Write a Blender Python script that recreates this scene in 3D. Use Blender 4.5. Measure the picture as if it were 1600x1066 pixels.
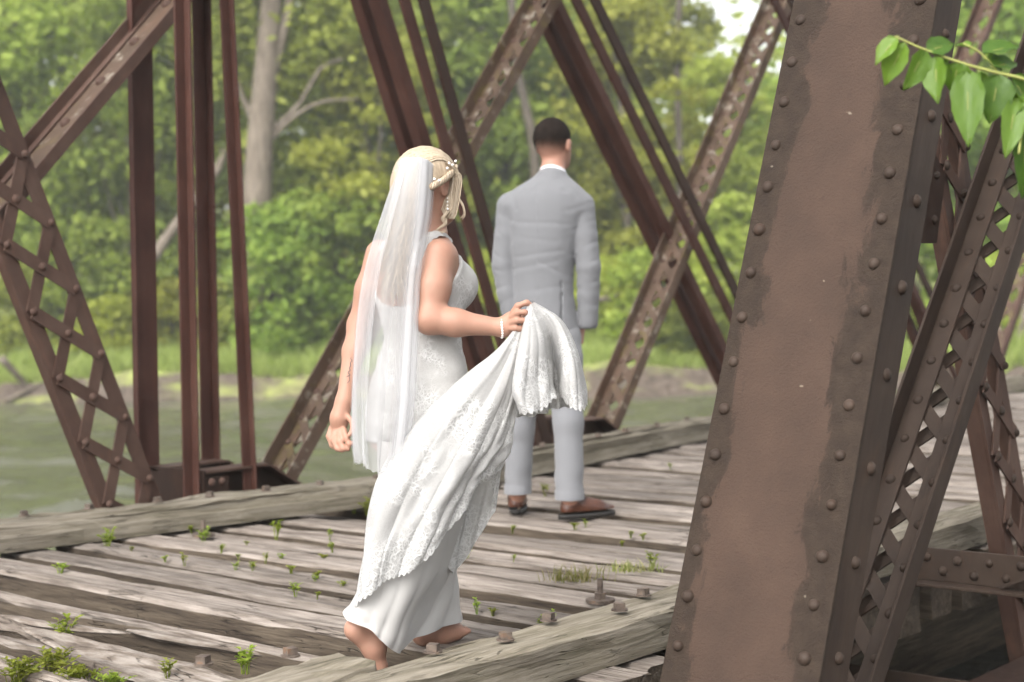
import bpy, math, random
import numpy as np
from mathutils import Matrix, Vector
random.seed(7); RNG = np.random.default_rng(7)
for o in list(bpy.data.objects): bpy.data.objects.remove(o)
SC = bpy.context.scene
COL = SC.collection
PI = math.pi

# ---------------------------------------------------------------- camera
CAM_H = 1.15; FPX = 2600.0
def cam_axes(yaw, p, r):
    yaw, p, r = np.radians([yaw, p, r])
    fw = np.array([np.sin(yaw)*np.cos(p), np.cos(yaw)*np.cos(p), -np.sin(p)])
    rt = np.array([np.cos(yaw), -np.sin(yaw), 0]); up = np.cross(rt, fw)
    return np.array([rt*np.cos(r)+up*np.sin(r), -rt*np.sin(r)+up*np.cos(r), fw])
AX = cam_axes(50.57, 2.175, -.932)
cam_d = bpy.data.cameras.new('camera'); cam = bpy.data.objects.new('camera', cam_d); COL.objects.link(cam)
m = Matrix.Identity(4)
for i in range(3):
    m[i][0] = AX[0][i]; m[i][1] = AX[1][i]; m[i][2] = -AX[2][i]
m[2][3] = CAM_H
cam.matrix_world = m
cam_d.sensor_width = 36; cam_d.lens = FPX/1600*36; cam_d.clip_end = 3000; cam_d.clip_start = .05
cam_d.dof.use_dof = True; cam_d.dof.focus_distance = 4.95; cam_d.dof.aperture_fstop = 2.9
SC.camera = cam

# ---------------------------------------------------------------- light
SUN_EL = math.radians(46)
world = bpy.data.worlds.new('World'); SC.world = world; world.use_nodes = True
wn = world.node_tree.nodes; wl = world.node_tree.links
bg = wn['Background']
sky = wn.new('ShaderNodeTexSky'); sky.sky_type = 'NISHITA'; sky.sun_disc = False
sky.sun_elevation = SUN_EL; sky.air_density = 1.0; sky.dust_density = 3.0; sky.ozone_density = 1.0
bw = wn.new('ShaderNodeRGBToBW'); mixs = wn.new('ShaderNodeMix'); mixs.data_type = 'RGBA'
mixs.inputs[0].default_value = .88                     # overcast: the blue is almost gone
wl.new(sky.outputs[0], bw.inputs[0]); wl.new(sky.outputs[0], mixs.inputs[6]); wl.new(bw.outputs[0], mixs.inputs[7])
wl.new(mixs.outputs[2], bg.inputs[0]); bg.inputs[1].default_value = .15
sun_d = bpy.data.lights.new('sun', 'SUN'); sun_d.energy = .9; sun_d.angle = math.radians(70); sun_d.color = (1, .96, .9)
sun = bpy.data.objects.new('sun', sun_d); COL.objects.link(sun)
hz = (-.45*AX[0] - .75*AX[2]); hz[2] = 0; hz /= np.linalg.norm(hz)       # sun behind the camera, to the left
sdir = Vector((hz[0]*math.cos(SUN_EL), hz[1]*math.cos(SUN_EL), math.sin(SUN_EL)))
sun.rotation_euler = sdir.to_track_quat('Z', 'Y').to_euler(); sun.location = (0, 0, 30)
sky.sun_rotation = math.atan2(sdir.x, sdir.y)
SC.view_settings.view_transform = 'Standard'; SC.view_settings.look = 'None'
SC.view_settings.exposure = 1.8; SC.view_settings.gamma = 1; SC.view_settings.use_curve_mapping = False
SC.render.engine = 'CYCLES'; SC.cycles.use_denoising = True
SC.cycles.max_bounces = 5; SC.cycles.diffuse_bounces = 3; SC.cycles.glossy_bounces = 3; SC.cycles.transmission_bounces = 4
SC.cycles.transparent_max_bounces = 9; SC.cycles.caustics_reflective = False; SC.cycles.caustics_refractive = False
SC.cycles.use_adaptive_sampling = True; SC.cycles.adaptive_threshold = .03

# ---------------------------------------------------------------- measuring helpers (photo pixel -> place in the world)
CO = np.array([0, 0, CAM_H])
def ray(x, y): return AX.T @ np.array([(x-800)/FPX, -(y-533)/FPX, 1.])
def pix(x, y, t): return CO + ray(x, y)*t
def on_z(x, y, z=0.): d = ray(x, y); return CO + d*((z-CAM_H)/d[2])
def on_y(x, y, Y): d = ray(x, y); return CO + d*(Y/d[1])
def on_x(x, y, X): d = ray(x, y); return CO + d*(X/d[0])
RT = np.array([AX[0][0], AX[0][1], 0]); RT /= np.linalg.norm(RT)         # level right of the view
DP = np.array([AX[2][0], AX[2][1], 0]); DP /= np.linalg.norm(DP)         # level depth of the view
UP = np.array([0, 0, 1.])
def st(s, t, z): return RT*s + DP*t + UP*z

# ---------------------------------------------------------------- object helpers
def wloc(o):
    v = Vector((0, 0, 0))
    while o is not None:
        v = v + o.location; o = o.parent
    return v
def tag(o, label=None, cat=None, group=None, kind=None):
    if label: o['label'] = label
    if cat: o['category'] = cat
    if group: o['group'] = group
    if kind: o['kind'] = kind
    return o
def thing(name, loc, label, cat, group=None):
    o = bpy.data.objects.new(name, None); o.empty_display_size = .1; COL.objects.link(o)
    o.location = loc
    return tag(o, label, cat, group)
def mkmesh(name, V, F, mat=None, smooth=False):
    me = bpy.data.meshes.new(name)
    me.from_pydata([tuple(map(float, v)) for v in V], [], [tuple(map(int, f)) for f in F])
    if mat: me.materials.append(mat)
    if smooth: me.polygons.foreach_set('use_smooth', [True]*len(me.polygons))
    me.update(); return me
def fastmesh(name, V, Q, mat=None, smooth=False):
    """quads from numpy arrays"""
    V = np.asarray(V, dtype=np.float32); Q = np.asarray(Q, dtype=np.int32); k = Q.shape[1]
    me = bpy.data.meshes.new(name)
    me.vertices.add(len(V)); me.vertices.foreach_set('co', V.ravel())
    me.loops.add(Q.size); me.loops.foreach_set('vertex_index', Q.ravel())
    me.polygons.add(len(Q)); me.polygons.foreach_set('loop_start', np.arange(0, Q.size, k, dtype=np.int32))
    if mat: me.materials.append(mat)
    me.update(calc_edges=True); me.validate()
    if smooth: me.polygons.foreach_set('use_smooth', [True]*len(me.polygons))
    return me
def link(name, me, parent=None, loc=(0, 0, 0), rot=None):
    o = bpy.data.objects.new(name, me); COL.objects.link(o)
    o.parent = parent; o.location = loc
    if rot is not None: o.rotation_euler = rot
    return o
def wobj(name, V, F, mat, parent=None, smooth=False):
    """mesh given in world coordinates, stored relative to its own centre under its parent"""
    V = np.asarray(V, float); c = V.mean(0); c = (V.min(0)+V.max(0))/2
    if isinstance(F, np.ndarray): me = fastmesh(name, V-c, F, mat, smooth)
    else: me = mkmesh(name, V-c, F, mat, smooth)
    base = wloc(parent) if parent else Vector((0, 0, 0))
    return link(name, me, parent, Vector(c)-base)
class MB:
    def __init__(s): s.V = []; s.F = []
    def add(s, V, F):
        n = len(s.V); s.V += [tuple(v) for v in V]; s.F += [tuple(i+n for i in f) for f in F]; return s
    def box(s, lo, hi):
        x0, y0, z0 = lo; x1, y1, z1 = hi
        return s.add([(x0,y0,z0),(x1,y0,z0),(x1,y1,z0),(x0,y1,z0),(x0,y0,z1),(x1,y0,z1),(x1,y1,z1),(x0,y1,z1)],
                     [(0,3,2,1),(4,5,6,7),(0,1,5,4),(1,2,6,5),(2,3,7,6),(3,0,4,7)])
    def bar(s, p, q, w, th, n=(0, 1, 0)):
        """flat bar from p to q, thickness th along n, width w across"""
        p = np.array(p, float); q = np.array(q, float); n = np.array(n, float)
        a = (q-p)/np.linalg.norm(q-p); b = np.cross(n, a); b /= np.linalg.norm(b); n = np.cross(a, b)
        V = []
        for e in (p, q):
            for i, j in ((-1,-1),(1,-1),(1,1),(-1,1)): V.append(e + b*i*w/2 + n*j*th/2)
        return s.add(V, [(0,3,2,1),(4,5,6,7),(0,1,5,4),(1,2,6,5),(2,3,7,6),(3,0,4,7)])
    def tube(s, P, R, k=8, cap=True):
        V, F = tube(P, R, k, cap); return s.add(V, F)
def tube(P, R, k=8, cap=True, flat=1.0):
    P = np.asarray(P, float); n = len(P); R = np.broadcast_to(np.asarray(R, float), (n,))
    T = np.gradient(P, axis=0); T /= np.linalg.norm(T, axis=1)[:, None]+1e-12
    ref = np.array([0, 0, 1.]) if abs(T[0][2]) < .9 else np.array([1., 0, 0])
    a = np.cross(T[0], ref); a /= np.linalg.norm(a); V = []
    for i in range(n):
        a = a - T[i]*np.dot(a, T[i]); a /= np.linalg.norm(a)+1e-12; b = np.cross(T[i], a)
        for j in range(k):
            t = 2*PI*j/k; V.append(P[i] + R[i]*(a*math.cos(t) + b*flat*math.sin(t)))
    F = [(i*k+j, i*k+(j+1)%k, (i+1)*k+(j+1)%k, (i+1)*k+j) for i in range(n-1) for j in range(k)]
    if cap: F += [tuple(range(k))[::-1], tuple((n-1)*k+j for j in range(k))]
    return V, F
def smoothcurve(P, n):
    """Catmull-Rom through points P, n samples"""
    P = np.asarray(P, float); Q = np.vstack([2*P[0]-P[1], P, 2*P[-1]-P[-2]])
    u = np.linspace(0, len(P)-1-1e-9, n); i = u.astype(int); f = (u-i)[:, None]
    p0, p1, p2, p3 = Q[i], Q[i+1], Q[i+2], Q[i+3]
    return .5*((2*p1) + (-p0+p2)*f + (2*p0-5*p1+4*p2-p3)*f**2 + (-p0+3*p1-3*p2+p3)*f**3)

# ---------------------------------------------------------------- materials
class NT:
    def __init__(s, name):
        s.m = bpy.data.materials.new(name); s.m.use_nodes = True; s.t = s.m.node_tree
        s.b = s.t.nodes['Principled BSDF']; s.out = s.t.nodes['Material Output']
    def n(s, kind, **kw):
        x = s.t.nodes.new('ShaderNode'+kind)
        for k, v in kw.items(): setattr(x, k, v)
        return x
    def l(s, a, b): s.t.links.new(a, b)
    def coord(s, kind='Object', scale=(1, 1, 1), loc=None, rand=False):
        c = s.n('TexCoord'); mp = s.n('Mapping'); mp.inputs['Scale'].default_value = scale
        src = c.outputs[kind]
        if rand:
            oi = s.n('ObjectInfo'); mu = s.n('Math', operation='MULTIPLY'); mu.inputs[1].default_value = 37.
            s.l(oi.outputs['Random'], mu.inputs[0]); ad = s.n('VectorMath', operation='ADD')
            s.l(src, ad.inputs[0]); s.l(mu.outputs[0], ad.inputs[1]); src = ad.outputs[0]
        s.l(src, mp.inputs[0]); return mp.outputs[0]
    def noise(s, vec, scale, detail=4, rough=.55, dist=0):
        x = s.n('TexNoise'); x.inputs['Scale'].default_value = scale; x.inputs['Detail'].default_value = detail
        x.inputs['Roughness'].default_value = rough; x.inputs['Distortion'].default_value = dist
        if vec is not None: s.l(vec, x.inputs['Vector'])
        return x.outputs['Fac']
    def ramp(s, fac, stops, interp='LINEAR'):
        r = s.n('ValToRGB'); e = r.color_ramp.elements; r.color_ramp.interpolation = interp
        while len(e) < len(stops): e.new(.5)
        for i, (p, c) in enumerate(stops):
            e[i].position = p; e[i].color = (*c, 1) if len(c) == 3 else c
        s.l(fac, r.inputs[0]); return r.outputs[0]
    def mix(s, fac, a, b, mode='MIX'):
        x = s.n('Mix', data_type='RGBA', blend_type=mode)
        for inp, v in ((x.inputs[0], fac), (x.inputs[6], a), (x.inputs[7], b)):
            if hasattr(v, 'links'): s.l(v, inp)
            elif isinstance(v, (int, float)): inp.default_value = v
            else: inp.default_value = (*v, 1)
        return x.outputs[2]
    def math(s, op, a, b=None, clamp=False):
        x = s.n('Math', operation=op); x.use_clamp = clamp
        for i, v in enumerate((a, b)):
            if v is None: continue
            if hasattr(v, 'links'): s.l(v, x.inputs[i])
            else: x.inputs[i].default_value = v
        return x.outputs[0]
    def bump(s, h, strength=.3, dist=.01, prev=None):
        b = s.n('Bump'); b.inputs['Strength'].default_value = strength; b.inputs['Distance'].default_value = dist
        s.l(h, b.inputs['Height'])
        if prev is not None: s.l(prev, b.inputs['Normal'])
        return b.outputs[0]
    def done(s, color=None, rough=.6, normal=None, **kw):
        if color is not None:
            if hasattr(color, 'links'): s.l(color, s.b.inputs['Base Color'])
            else: s.b.inputs['Base Color'].default_value = (*color, 1)
        if hasattr(rough, 'links'): s.l(rough, s.b.inputs['Roughness'])
        else: s.b.inputs['Roughness'].default_value = rough
        if normal is not None: s.l(normal, s.b.inputs['Normal'])
        for k, v in kw.items(): s.b.inputs[k.replace('_', ' ')].default_value = v
        return s.m
def lin(r, g, b):
    f = lambda c: ((c/255+.055)/1.055)**2.4 if c > 10 else c/255/12.92
    return (f(r), f(g), f(b))

def mat_steel(name, c1, c2, c3, wear=.0):
    t = NT(name); v = t.coord('Object', rand=True)
    a = t.noise(v, 3.0, 5, .6); b = t.noise(t.coord('Object', (26, 26, 5), rand=True), 1, 4, .65)
    col = t.ramp(a, [(.3, c1), (.5, c2), (.72, c3)])
    col = t.mix(t.math('MULTIPLY', b, .5), col, tuple(.55*x for x in c1), 'MIX')
    ru = t.noise(t.coord('Object', (5, 5, 1.2), rand=True), 2.2, 6, .7, .6)
    col = t.mix(t.ramp(ru, [(.56, (0,0,0)), (.70, (.4,)*3)]), col, (c3[0]*1.15, c3[1]*.95, c3[2]*.82))
    col = t.mix(t.ramp(ru, [(.28, (.5,)*3), (.40, (0,0,0))]), col, tuple(.45*x for x in c1))
    if wear:
        w = t.noise(v, 11, 6, .7); col = t.mix(t.ramp(w, [(.56, (0,0,0)), (.66, (wear,)*3)]), col, lin(160,152,138))
        w2 = t.noise(v, 7, 5, .6, 1); col = t.mix(t.ramp(w2, [(.55, (0,0,0)), (.68, (.8,)*3)]), col, lin(92,80,50))
    h = t.noise(v, 150, 3, .6); n = t.bump(h, .28, .002)
    h2 = t.noise(v, 14, 5, .6); n = t.bump(h2, .22, .006, n)
    return t.done(col, t.math('ADD', t.math('MULTIPLY', b, .25), .55), n, Specular_IOR_Level=.22)
M = {}
M['steel_near'] = mat_steel('brown painted steel', lin(50,40,34), lin(61,49,41), lin(71,58,49))
M['steel_far'] = mat_steel('faded brown steel', lin(68,50,43), lin(84,64,55), lin(97,77,67))
M['steel_laced'] = mat_steel('flaking brown steel', lin(68,54,43), lin(88,71,59), lin(100,82,71), wear=.6)
M['steel_red'] = mat_steel('red brown steel', lin(64,40,33), lin(78,51,43), lin(88,60,51))
M['steel_dark'] = mat_steel('dark brown steel', lin(42,29,23), lin(52,36,28), lin(62,46,36))

def mat_cover():
    t = NT('two tone cover plate paint'); c = t.n('TexCoord'); sx = t.n('SeparateXYZ'); t.l(c.outputs['Object'], sx.inputs[0])
    v = t.coord('Object')
    edge = t.noise(t.coord('Object', (9, 9, 4.2)), 1, 8, .68, .6); fine = t.noise(v, 60, 3, .6)
    x = t.math('ABSOLUTE', t.math('ADD', sx.outputs[0], -.02))               # pale band is off centre, towards the deck side
    f = t.math('ADD', x, t.math('MULTIPLY', t.math('ADD', edge, -.5), .36))
    f = t.math('ADD', f, t.math('MULTIPLY', t.math('ADD', fine, -.5), .012))
    up = t.noise(t.coord('Object', (1, 1, .45)), 2.3, 2, .5); f = t.math('ADD', f, t.math('MULTIPLY', t.math('ADD', up, -.5), .22))
    mask = t.ramp(f, [(.128, (1,)*3), (.137, (.75,)*3), (.139, (.35,)*3), (.160, (0,)*3)])
    a = t.noise(v, 5, 5, .6); b = t.noise(v, 22, 4, .6)
    light = t.ramp(a, [(.3, lin(61,48,40)), (.55, lin(69,54,45)), (.75, lin(76,60,50))])
    light = t.mix(t.ramp(b, [(.62, (0,)*3), (.72, (.28,)*3)]), light, lin(52,40,34))
    dark = t.ramp(b, [(.3, lin(42,33,27)), (.55, lin(51,41,33)), (.8, lin(60,49,40))])
    col = t.mix(mask, dark, light)
    sp = t.noise(v, 17, 2, .5); col = t.mix(t.ramp(sp, [(.74, (0,)*3), (.76, (.55,)*3)]), col, lin(150,140,126))
    h = t.noise(v, 95, 5, .75); n = t.bump(h, 1., .006)
    n = t.bump(mask, .5, .002, n); n = t.bump(a, .15, .01, n)
    return t.done(col, .7, n, Specular_IOR_Level=.2)
M['cover'] = mat_cover()

def mat_wood(name, sc, pale, mid, dark, moss=0., mosscol=lin(92,92,62)):
    """weathered timber; sc stretches the grain along the long axis"""
    t = NT(name); v = t.coord('Object', sc, rand=True); vo = t.coord('Object', rand=True)
    v2 = t.coord('Object', tuple(x*3.2 for x in sc), rand=True)
    g = t.noise(v, 1.0, 5, .6, .15); g2 = t.noise(v2, 1.0, 4, .65); big = t.noise(vo, 2.6, 4, .6)
    gg = t.math('ADD', t.math('MULTIPLY', g, .6), t.math('MULTIPLY', g2, .4))
    col = t.ramp(gg, [(.34, dark), (.47, mid), (.60, pale)])
    col = t.mix(t.ramp(big, [(.38, (.35,)*3), (.6, (0,)*3)]), col, mid)
    cr = t.ramp(t.noise(v, 1.5, 2, .5, .1), [(.482, (0,)*3), (.497, (1,)*3), (.503, (1,)*3), (.518, (0,)*3)])
    crm = t.math('MULTIPLY', cr, t.ramp(t.noise(vo, 4.2, 2), [(.5, (0,)*3), (.64, (1,)*3)]))
    col = t.mix(t.math('MULTIPLY', crm, .8), col, lin(46,39,34))
    if moss:
        mm = t.noise(vo, 5, 5, .65)
        col = t.mix(t.math('MULTIPLY', t.ramp(mm, [(.3, (0,)*3), (.62, (1,)*3)]), moss), col, mosscol)
    oi = t.n('ObjectInfo'); br = t.math('ADD', t.math('MULTIPLY', oi.outputs['Random'], .36), .80)
    hs = t.n('HueSaturation'); t.l(col, hs.inputs['Color']); t.l(br, hs.inputs['Value']); col = hs.outputs[0]
    hh = t.math('SUBTRACT', gg, t.math('MULTIPLY', crm, .9))
    n = t.bump(hh, .8, .012)
    return t.done(col, .85, n, Specular_IOR_Level=.2)
P_, M_, D_ = lin(143,134,126), lin(113,104,96), lin(62,54,48)
M['tie'] = mat_wood('weathered tie wood', (34, 2.2, 34), P_, M_, D_)
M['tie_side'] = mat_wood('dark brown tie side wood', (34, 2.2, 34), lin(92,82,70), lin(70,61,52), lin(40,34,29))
M['tie_rot'] = mat_wood('rotten tie wood', (26, 3, 26), lin(146,138,130), lin(108,98,89), lin(52,43,37))
M['guard'] = mat_wood('mossy guard timber wood', (2.0, 32, 32), lin(138,130,118), lin(110,102,90), lin(62,57,46), .14)
M['stringer'] = mat_wood('dark stringer wood', (2.0, 32, 32), lin(90,80,66), lin(64,56,46), lin(36,30,26))
t = NT('rusty bolt steel'); v = t.coord('Object', rand=True)
M['rust'] = t.done(t.ramp(t.noise(v, 30, 4), [(.3, lin(62,50,44)), (.6, lin(104,92,82)), (.8, lin(126,92,68))]), .65, t.bump(t.noise(v, 90, 3), .4, .003), Metallic=.25)

# ================================================================ THE SETTING
# ---- terrain: one sheet, near bank, river bed, far bank, forest floor to the horizon
def vnoise(x, y, seed=0):
    """smooth value noise for numpy arrays"""
    xi = np.floor(x).astype(int); yi = np.floor(y).astype(int); fx = x-xi; fy = y-yi
    fx = fx*fx*(3-2*fx); fy = fy*fy*(3-2*fy)
    def h(a, b):
        n = (a*374761393 + b*668265263 + seed*144665) & 0x7fffffff
        n = ((n ^ (n >> 13))*1274126177) & 0x7fffffff
        return ((n ^ (n >> 16)) & 0xffff)/65535.
    return (h(xi, yi)*(1-fx)+h(xi+1, yi)*fx)*(1-fy) + (h(xi, yi+1)*(1-fx)+h(xi+1, yi+1)*fx)*fy
WATER = -2.5
T_KEY = [-400, -20, -4, 5, 12.5, 16, 40, 50.2, 51.0, 52.2, 53.2, 56, 62, 72, 100, 160, 300, 1600]
Z_KEY = [2, -.3, -.9, -1.0, -1.25, -3.2, -3.8, -3.0, -2.45, -1.75, -1.45, -1.2, -.7, .2, 2.2, 6, 14, 60]
def ground_z(s, tt):
    s = np.asarray(s, float); tt = np.asarray(tt, float)
    sh = (vnoise(s*.16+9, s*0, 3)-.5)*2.2 + (vnoise(s*.6, s*0, 5)-.5)*.8           # uneven bank line
    z = np.interp(tt - sh*np.exp(-((tt-52)/9)**2), T_KEY, Z_KEY)
    z = z + (vnoise(s*.5, tt*.5, 1)-.5)*.25 + (vnoise(s*1.7, tt*1.7, 2)-.5)*.16*np.exp(-((tt-52)/3)**2)
    return z
ss = np.concatenate([np.linspace(-1500, -60, 16), np.linspace(-50, 50, 201), np.linspace(60, 1500, 16)])
ts = np.concatenate([np.linspace(-400, -10, 9), np.linspace(-5, 48, 46), np.linspace(49, 56, 57), np.linspace(56.5, 76, 46), np.linspace(80, 160, 18), np.linspace(200, 1600, 15)])
S, T = np.meshgrid(ss, ts); Z = ground_z(S, T)
V = RT[None]*S.ravel()[:, None] + DP[None]*T.ravel()[:, None] + UP[None]*Z.ravel()[:, None]
nx = len(ss); ny = len(ts); I = np.arange(nx*ny).reshape(ny, nx)
Q = np.stack([I[:-1, :-1], I[:-1, 1:], I[1:, 1:], I[1:, :-1]], -1).reshape(-1, 4)
def mat_ground():
    t = NT('river bank soil'); g = t.n('NewGeometry'); sn = t.n('SeparateXYZ'); t.l(g.outputs['True Normal'], sn.inputs[0])
    v = t.coord('Object'); a = t.noise(v, .8, 6, .65); b = t.noise(v, 4, 5, .6)
    soil = t.ramp(b, [(.3, lin(58,48,40)), (.55, lin(88,76,66)), (.75, lin(108,96,85))])
    grass = t.ramp(a, [(.3, lin(96,106,50)), (.6, lin(146,154,82)), (.8, lin(164,160,104))])
    k = t.math('ADD', sn.outputs[2], t.math('MULTIPLY', t.math('ADD', a, -.5), .25))
    dt = t.n('VectorMath', operation='DOT_PRODUCT'); t.l(v, dt.inputs[0]); dt.inputs[1].default_value = tuple(DP)
    col = t.mix(t.ramp(k, [(.86, (0,)*3), (.95, (1,)*3)]), soil, grass)
    nearb = t.ramp(t.math('MULTIPLY', dt.outputs['Value'], .02), [(.30, (1,)*3), (.40, (0,)*3)])     # bare near-bank earth, coloured extra dark for the deep shade under the deck
    return t.done(t.mix(nearb, col, t.ramp(b, [(.3, lin(30,25,21)), (.7, lin(56,48,40))])), .95, t.bump(b, .8, .2))
tag(link('river_bank', fastmesh('river_bank', V, Q, mat_ground(), True)), kind='structure')

# ---- river
def mat_water():
    t = NT('murky river water'); v = t.coord('Object', (.55, .55, 1)); w = t.noise(v, 2.2, 4, .62, .3); w2 = t.noise(v, .7, 3, .5)
    n = t.bump(w, .6, .12)
    return t.done(t.mix(w2, lin(74,74,58), lin(92,92,76)), .07, n, IOR=1.33)
ws = np.concatenate([[-1500, -200, -60], np.arange(-26, 28, .22), [60, 200, 1500]]); wt = np.concatenate([[8, 14], np.arange(18, 54, .22)])
S, T = np.meshgrid(ws, wt); inner = (np.abs(S) < 30)
wz = (vnoise(S*.30, T*.55, 21)-.5)*.34 + (vnoise(S*.7+3, T*1.2, 22)-.5)*.24 + (vnoise(S*1.7, T*2.2, 23)-.5)*.10
wz *= .45+.9*vnoise(S*.09, T*.12, 24)
Z = WATER + np.where(inner, wz, 0)
V = RT[None]*S.ravel()[:, None] + DP[None]*T.ravel()[:, None] + UP[None]*Z.ravel()[:, None]
I = np.arange(S.size).reshape(S.shape); Q = np.stack([I[:-1, :-1], I[:-1, 1:], I[1:, 1:], I[1:, :-1]], -1).reshape(-1, 4)
tag(link('river', fastmesh('river', V, Q, mat_water(), True)), kind='structure')

# ---------------------------------------------------------------- foliage
def mat_leaf(name, dark, mid, light, trans=.55):
    t = NT(name); g = t.n('NewGeometry'); oi = t.n('ObjectInfo')
    c = t.ramp(g.outputs['Random Per Island'], [(0, dark), (.5, mid), (1, light)])
    hs = t.n('HueSaturation'); t.l(c, hs.inputs['Color'])
    t.l(t.math('ADD', t.math('MULTIPLY', oi.outputs['Random'], .035), .483), hs.inputs['Hue'])
    t.l(t.math('ADD', t.math('MULTIPLY', oi.outputs['Random'], .5), .75), hs.inputs['Value'])
    tr = t.n('BsdfTranslucent'); t.l(hs.outputs[0], tr.inputs[0]); mx = t.n('MixShader'); mx.inputs[0].default_value = trans
    t.done(hs.outputs[0], .55, Specular_IOR_Level=.25)
    t.l(t.b.outputs[0], mx.inputs[1]); t.l(tr.outputs[0], mx.inputs[2]); t.l(mx.outputs[0], t.out.inputs[0])
    return t.m
M['leaf_mid'] = mat_leaf('mid green leaves', (.17,.22,.025), (.30,.37,.05), (.44,.50,.10))
M['leaf_dark'] = mat_leaf('deep green leaves', (.12,.17,.02), (.21,.275,.04), (.32,.39,.065))
M['leaf_yel'] = mat_leaf('yellow green leaves', (.22,.26,.025), (.35,.40,.05), (.47,.51,.10))
M['leaf_weed'] = mat_leaf('weed leaves', (.14,.19,.02), (.24,.30,.035), (.36,.40,.07))
M['grass'] = mat_leaf('bank grass blades', (.20,.25,.05), (.32,.38,.09), (.44,.48,.17))
def mat_bark(name, a, b, c):
    t = NT(name); v = t.coord('Object', (7, 7, 1.6), rand=True); g = t.noise(v, 1, 6, .65, .4)
    return t.done(t.ramp(g, [(.3, a), (.52, b), (.72, c)]), .9, t.bump(g, .8, .05))
M['bark_pale'] = mat_bark('pale grey bark', lin(74,64,54), lin(108,97,85), lin(136,125,112))
M['bark_dark'] = mat_bark('dark bark', lin(48,42,36), lin(74,66,56), lin(98,88,74))

def leaf_cloud(n, blobs, size, up=.4, seed=0):
    """n diamond leaves scattered over ellipsoid blobs (cx,cy,cz,rx,ry,rz), clumped"""
    r = np.random.default_rng(seed); B = np.array(blobs, float)
    w = (B[:, 3]*B[:, 4]*B[:, 5])**.67; k = r.choice(len(B), n, p=w/w.sum())
    d = r.normal(size=(n, 3)); d /= np.linalg.norm(d, axis=1)[:, None]
    rad = .45 + .6*r.random(n)**.6
    C = B[k, :3] + d*B[k, 3:]*rad[:, None] + r.normal(size=(n, 3))*(.10+.5*(r.random(n) < .22))[:, None]*B[k, 3:]
    nn = d*.6 + r.normal(size=(n, 3))*.6 + np.array([0, 0, up]); nn /= np.linalg.norm(nn, axis=1)[:, None]
    a = np.cross(nn, r.normal(size=(n, 3))); a /= np.linalg.norm(a, axis=1)[:, None]; b = np.cross(nn, a)
    s = size*(.6+.8*r.random(n))[:, None]
    V = np.stack([C-a*s, C-b*s*.55, C+a*s, C+b*s*.55], 1).reshape(-1, 3)
    return V, np.arange(4*n).reshape(n, 4)
def crown_proto(name, seed, nclump, n, H, R, base, size, mat):
    r = np.random.default_rng(seed); bl = []
    for i in range(nclump):
        h = base + (1-base)*r.random()**.9; prof = math.sin(PI*min(.98, .12+.88*(h-base)/(1-base)))**.6
        ang = r.random()*2*PI; q = R*prof*math.sqrt(r.random())*.95
        s = R*(.11+.17*r.random())
        bl.append((q*math.cos(ang), q*math.sin(ang), H*h, s*1.25, s*1.25, s*.7))
    V, F = leaf_cloud(n, bl, size, seed=seed)
    return fastmesh(name, V, F, mat), bl
def trunk_mesh(name, seed, H, R, r0, bl, mat, nlimb=12, lean=0.):
    r = np.random.default_rng(seed+50); mb = MB()
    zz = np.linspace(-.4, H*.86, 12); wob = np.cumsum(r.normal(size=(12, 2))*H*.008, 0)
    P = np.stack([wob[:, 0]+lean*zz/H, wob[:, 1], zz], 1)
    mb.tube(P, r0*(1-.85*np.linspace(0, 1, 12)**1.1)*np.where(np.arange(12) == 0, 1.4, 1), 9)
    for b in sorted(bl, key=lambda b: -b[3])[:nlimb]:
        e = np.array(b[:3]); i = int(np.clip(np.searchsorted(zz, e[2]*.55), 3, 10)); p = P[i]
        mid = (p+e)/2 + np.array([0, 0, -.08*H*r.random()])
        mb.tube(smoothcurve([p, mid, e], 7), np.linspace(r0*.36*(1-i/14), .03, 7), 6)
    return mkmesh(name, mb.V, mb.F, mat, True)
PROTO = {}
for key, (seed, ncl, n, H, R, base, size, mat, bark, r0) in {
    'a': (1, 80, 9000, 14, 4.2, .16, .21, 'leaf_mid', 'bark_dark', .26),
    'b': (2, 72, 8000, 15, 3.6, .22, .20, 'leaf_mid', 'bark_dark', .22),
    'c': (3, 80, 9000, 13, 4.4, .12, .21, 'leaf_dark', 'bark_dark', .26),
    'd': (4, 72, 8000, 14, 3.8, .18, .22, 'leaf_yel', 'bark_dark', .2),
    'e': (5, 54, 6000, 17, 3.0, .40, .20, 'leaf_mid', 'bark_dark', .2)}.items():
    cm, bl = crown_proto('crown', seed, ncl, n, H, R, base, size, M[mat])
    PROTO[key] = (cm, trunk_mesh('trunk', seed, H, R, r0, bl, M[bark]))
def tree(px, t, key, sc, label, wid=1.0, rz=0., name='broadleaf_tree', group='trees on the far river bank'):
    s = (px-800)/FPX*t; z = float(ground_z(s, t))
    o = thing(name, st(s, t, z), label, 'tree', group); o.rotation_euler.z = rz; o.scale = (sc*wid, sc*wid, sc)
    link('trunk', PROTO[key][1], o); link('crown', PROTO[key][0], o); return o
SH = {}
for key, (seed, ncl, n, H, R, size, mat) in {'m': (11, 44, 3200, 3., 1.9, .13, 'leaf_mid'), 'k': (12, 52, 3600, 4., 2.2, .14, 'leaf_dark'), 'y': (13, 40, 2800, 2.4, 1.8, .13, 'leaf_yel')}.items():
    cm, bl = crown_proto('foliage', seed, ncl, n, H, R, .04, size, M[mat])
    mb = MB()
    for b in bl[:9]:
        mb.tube(smoothcurve([(b[0]*.1, b[1]*.1, -.2), (b[0]*.5, b[1]*.5, b[2]*.55), b[:3]], 6), np.linspace(.045, .015, 6), 5)
    SH[key] = (cm, mkmesh('stems', mb.V, mb.F, M['bark_dark'], True))
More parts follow.
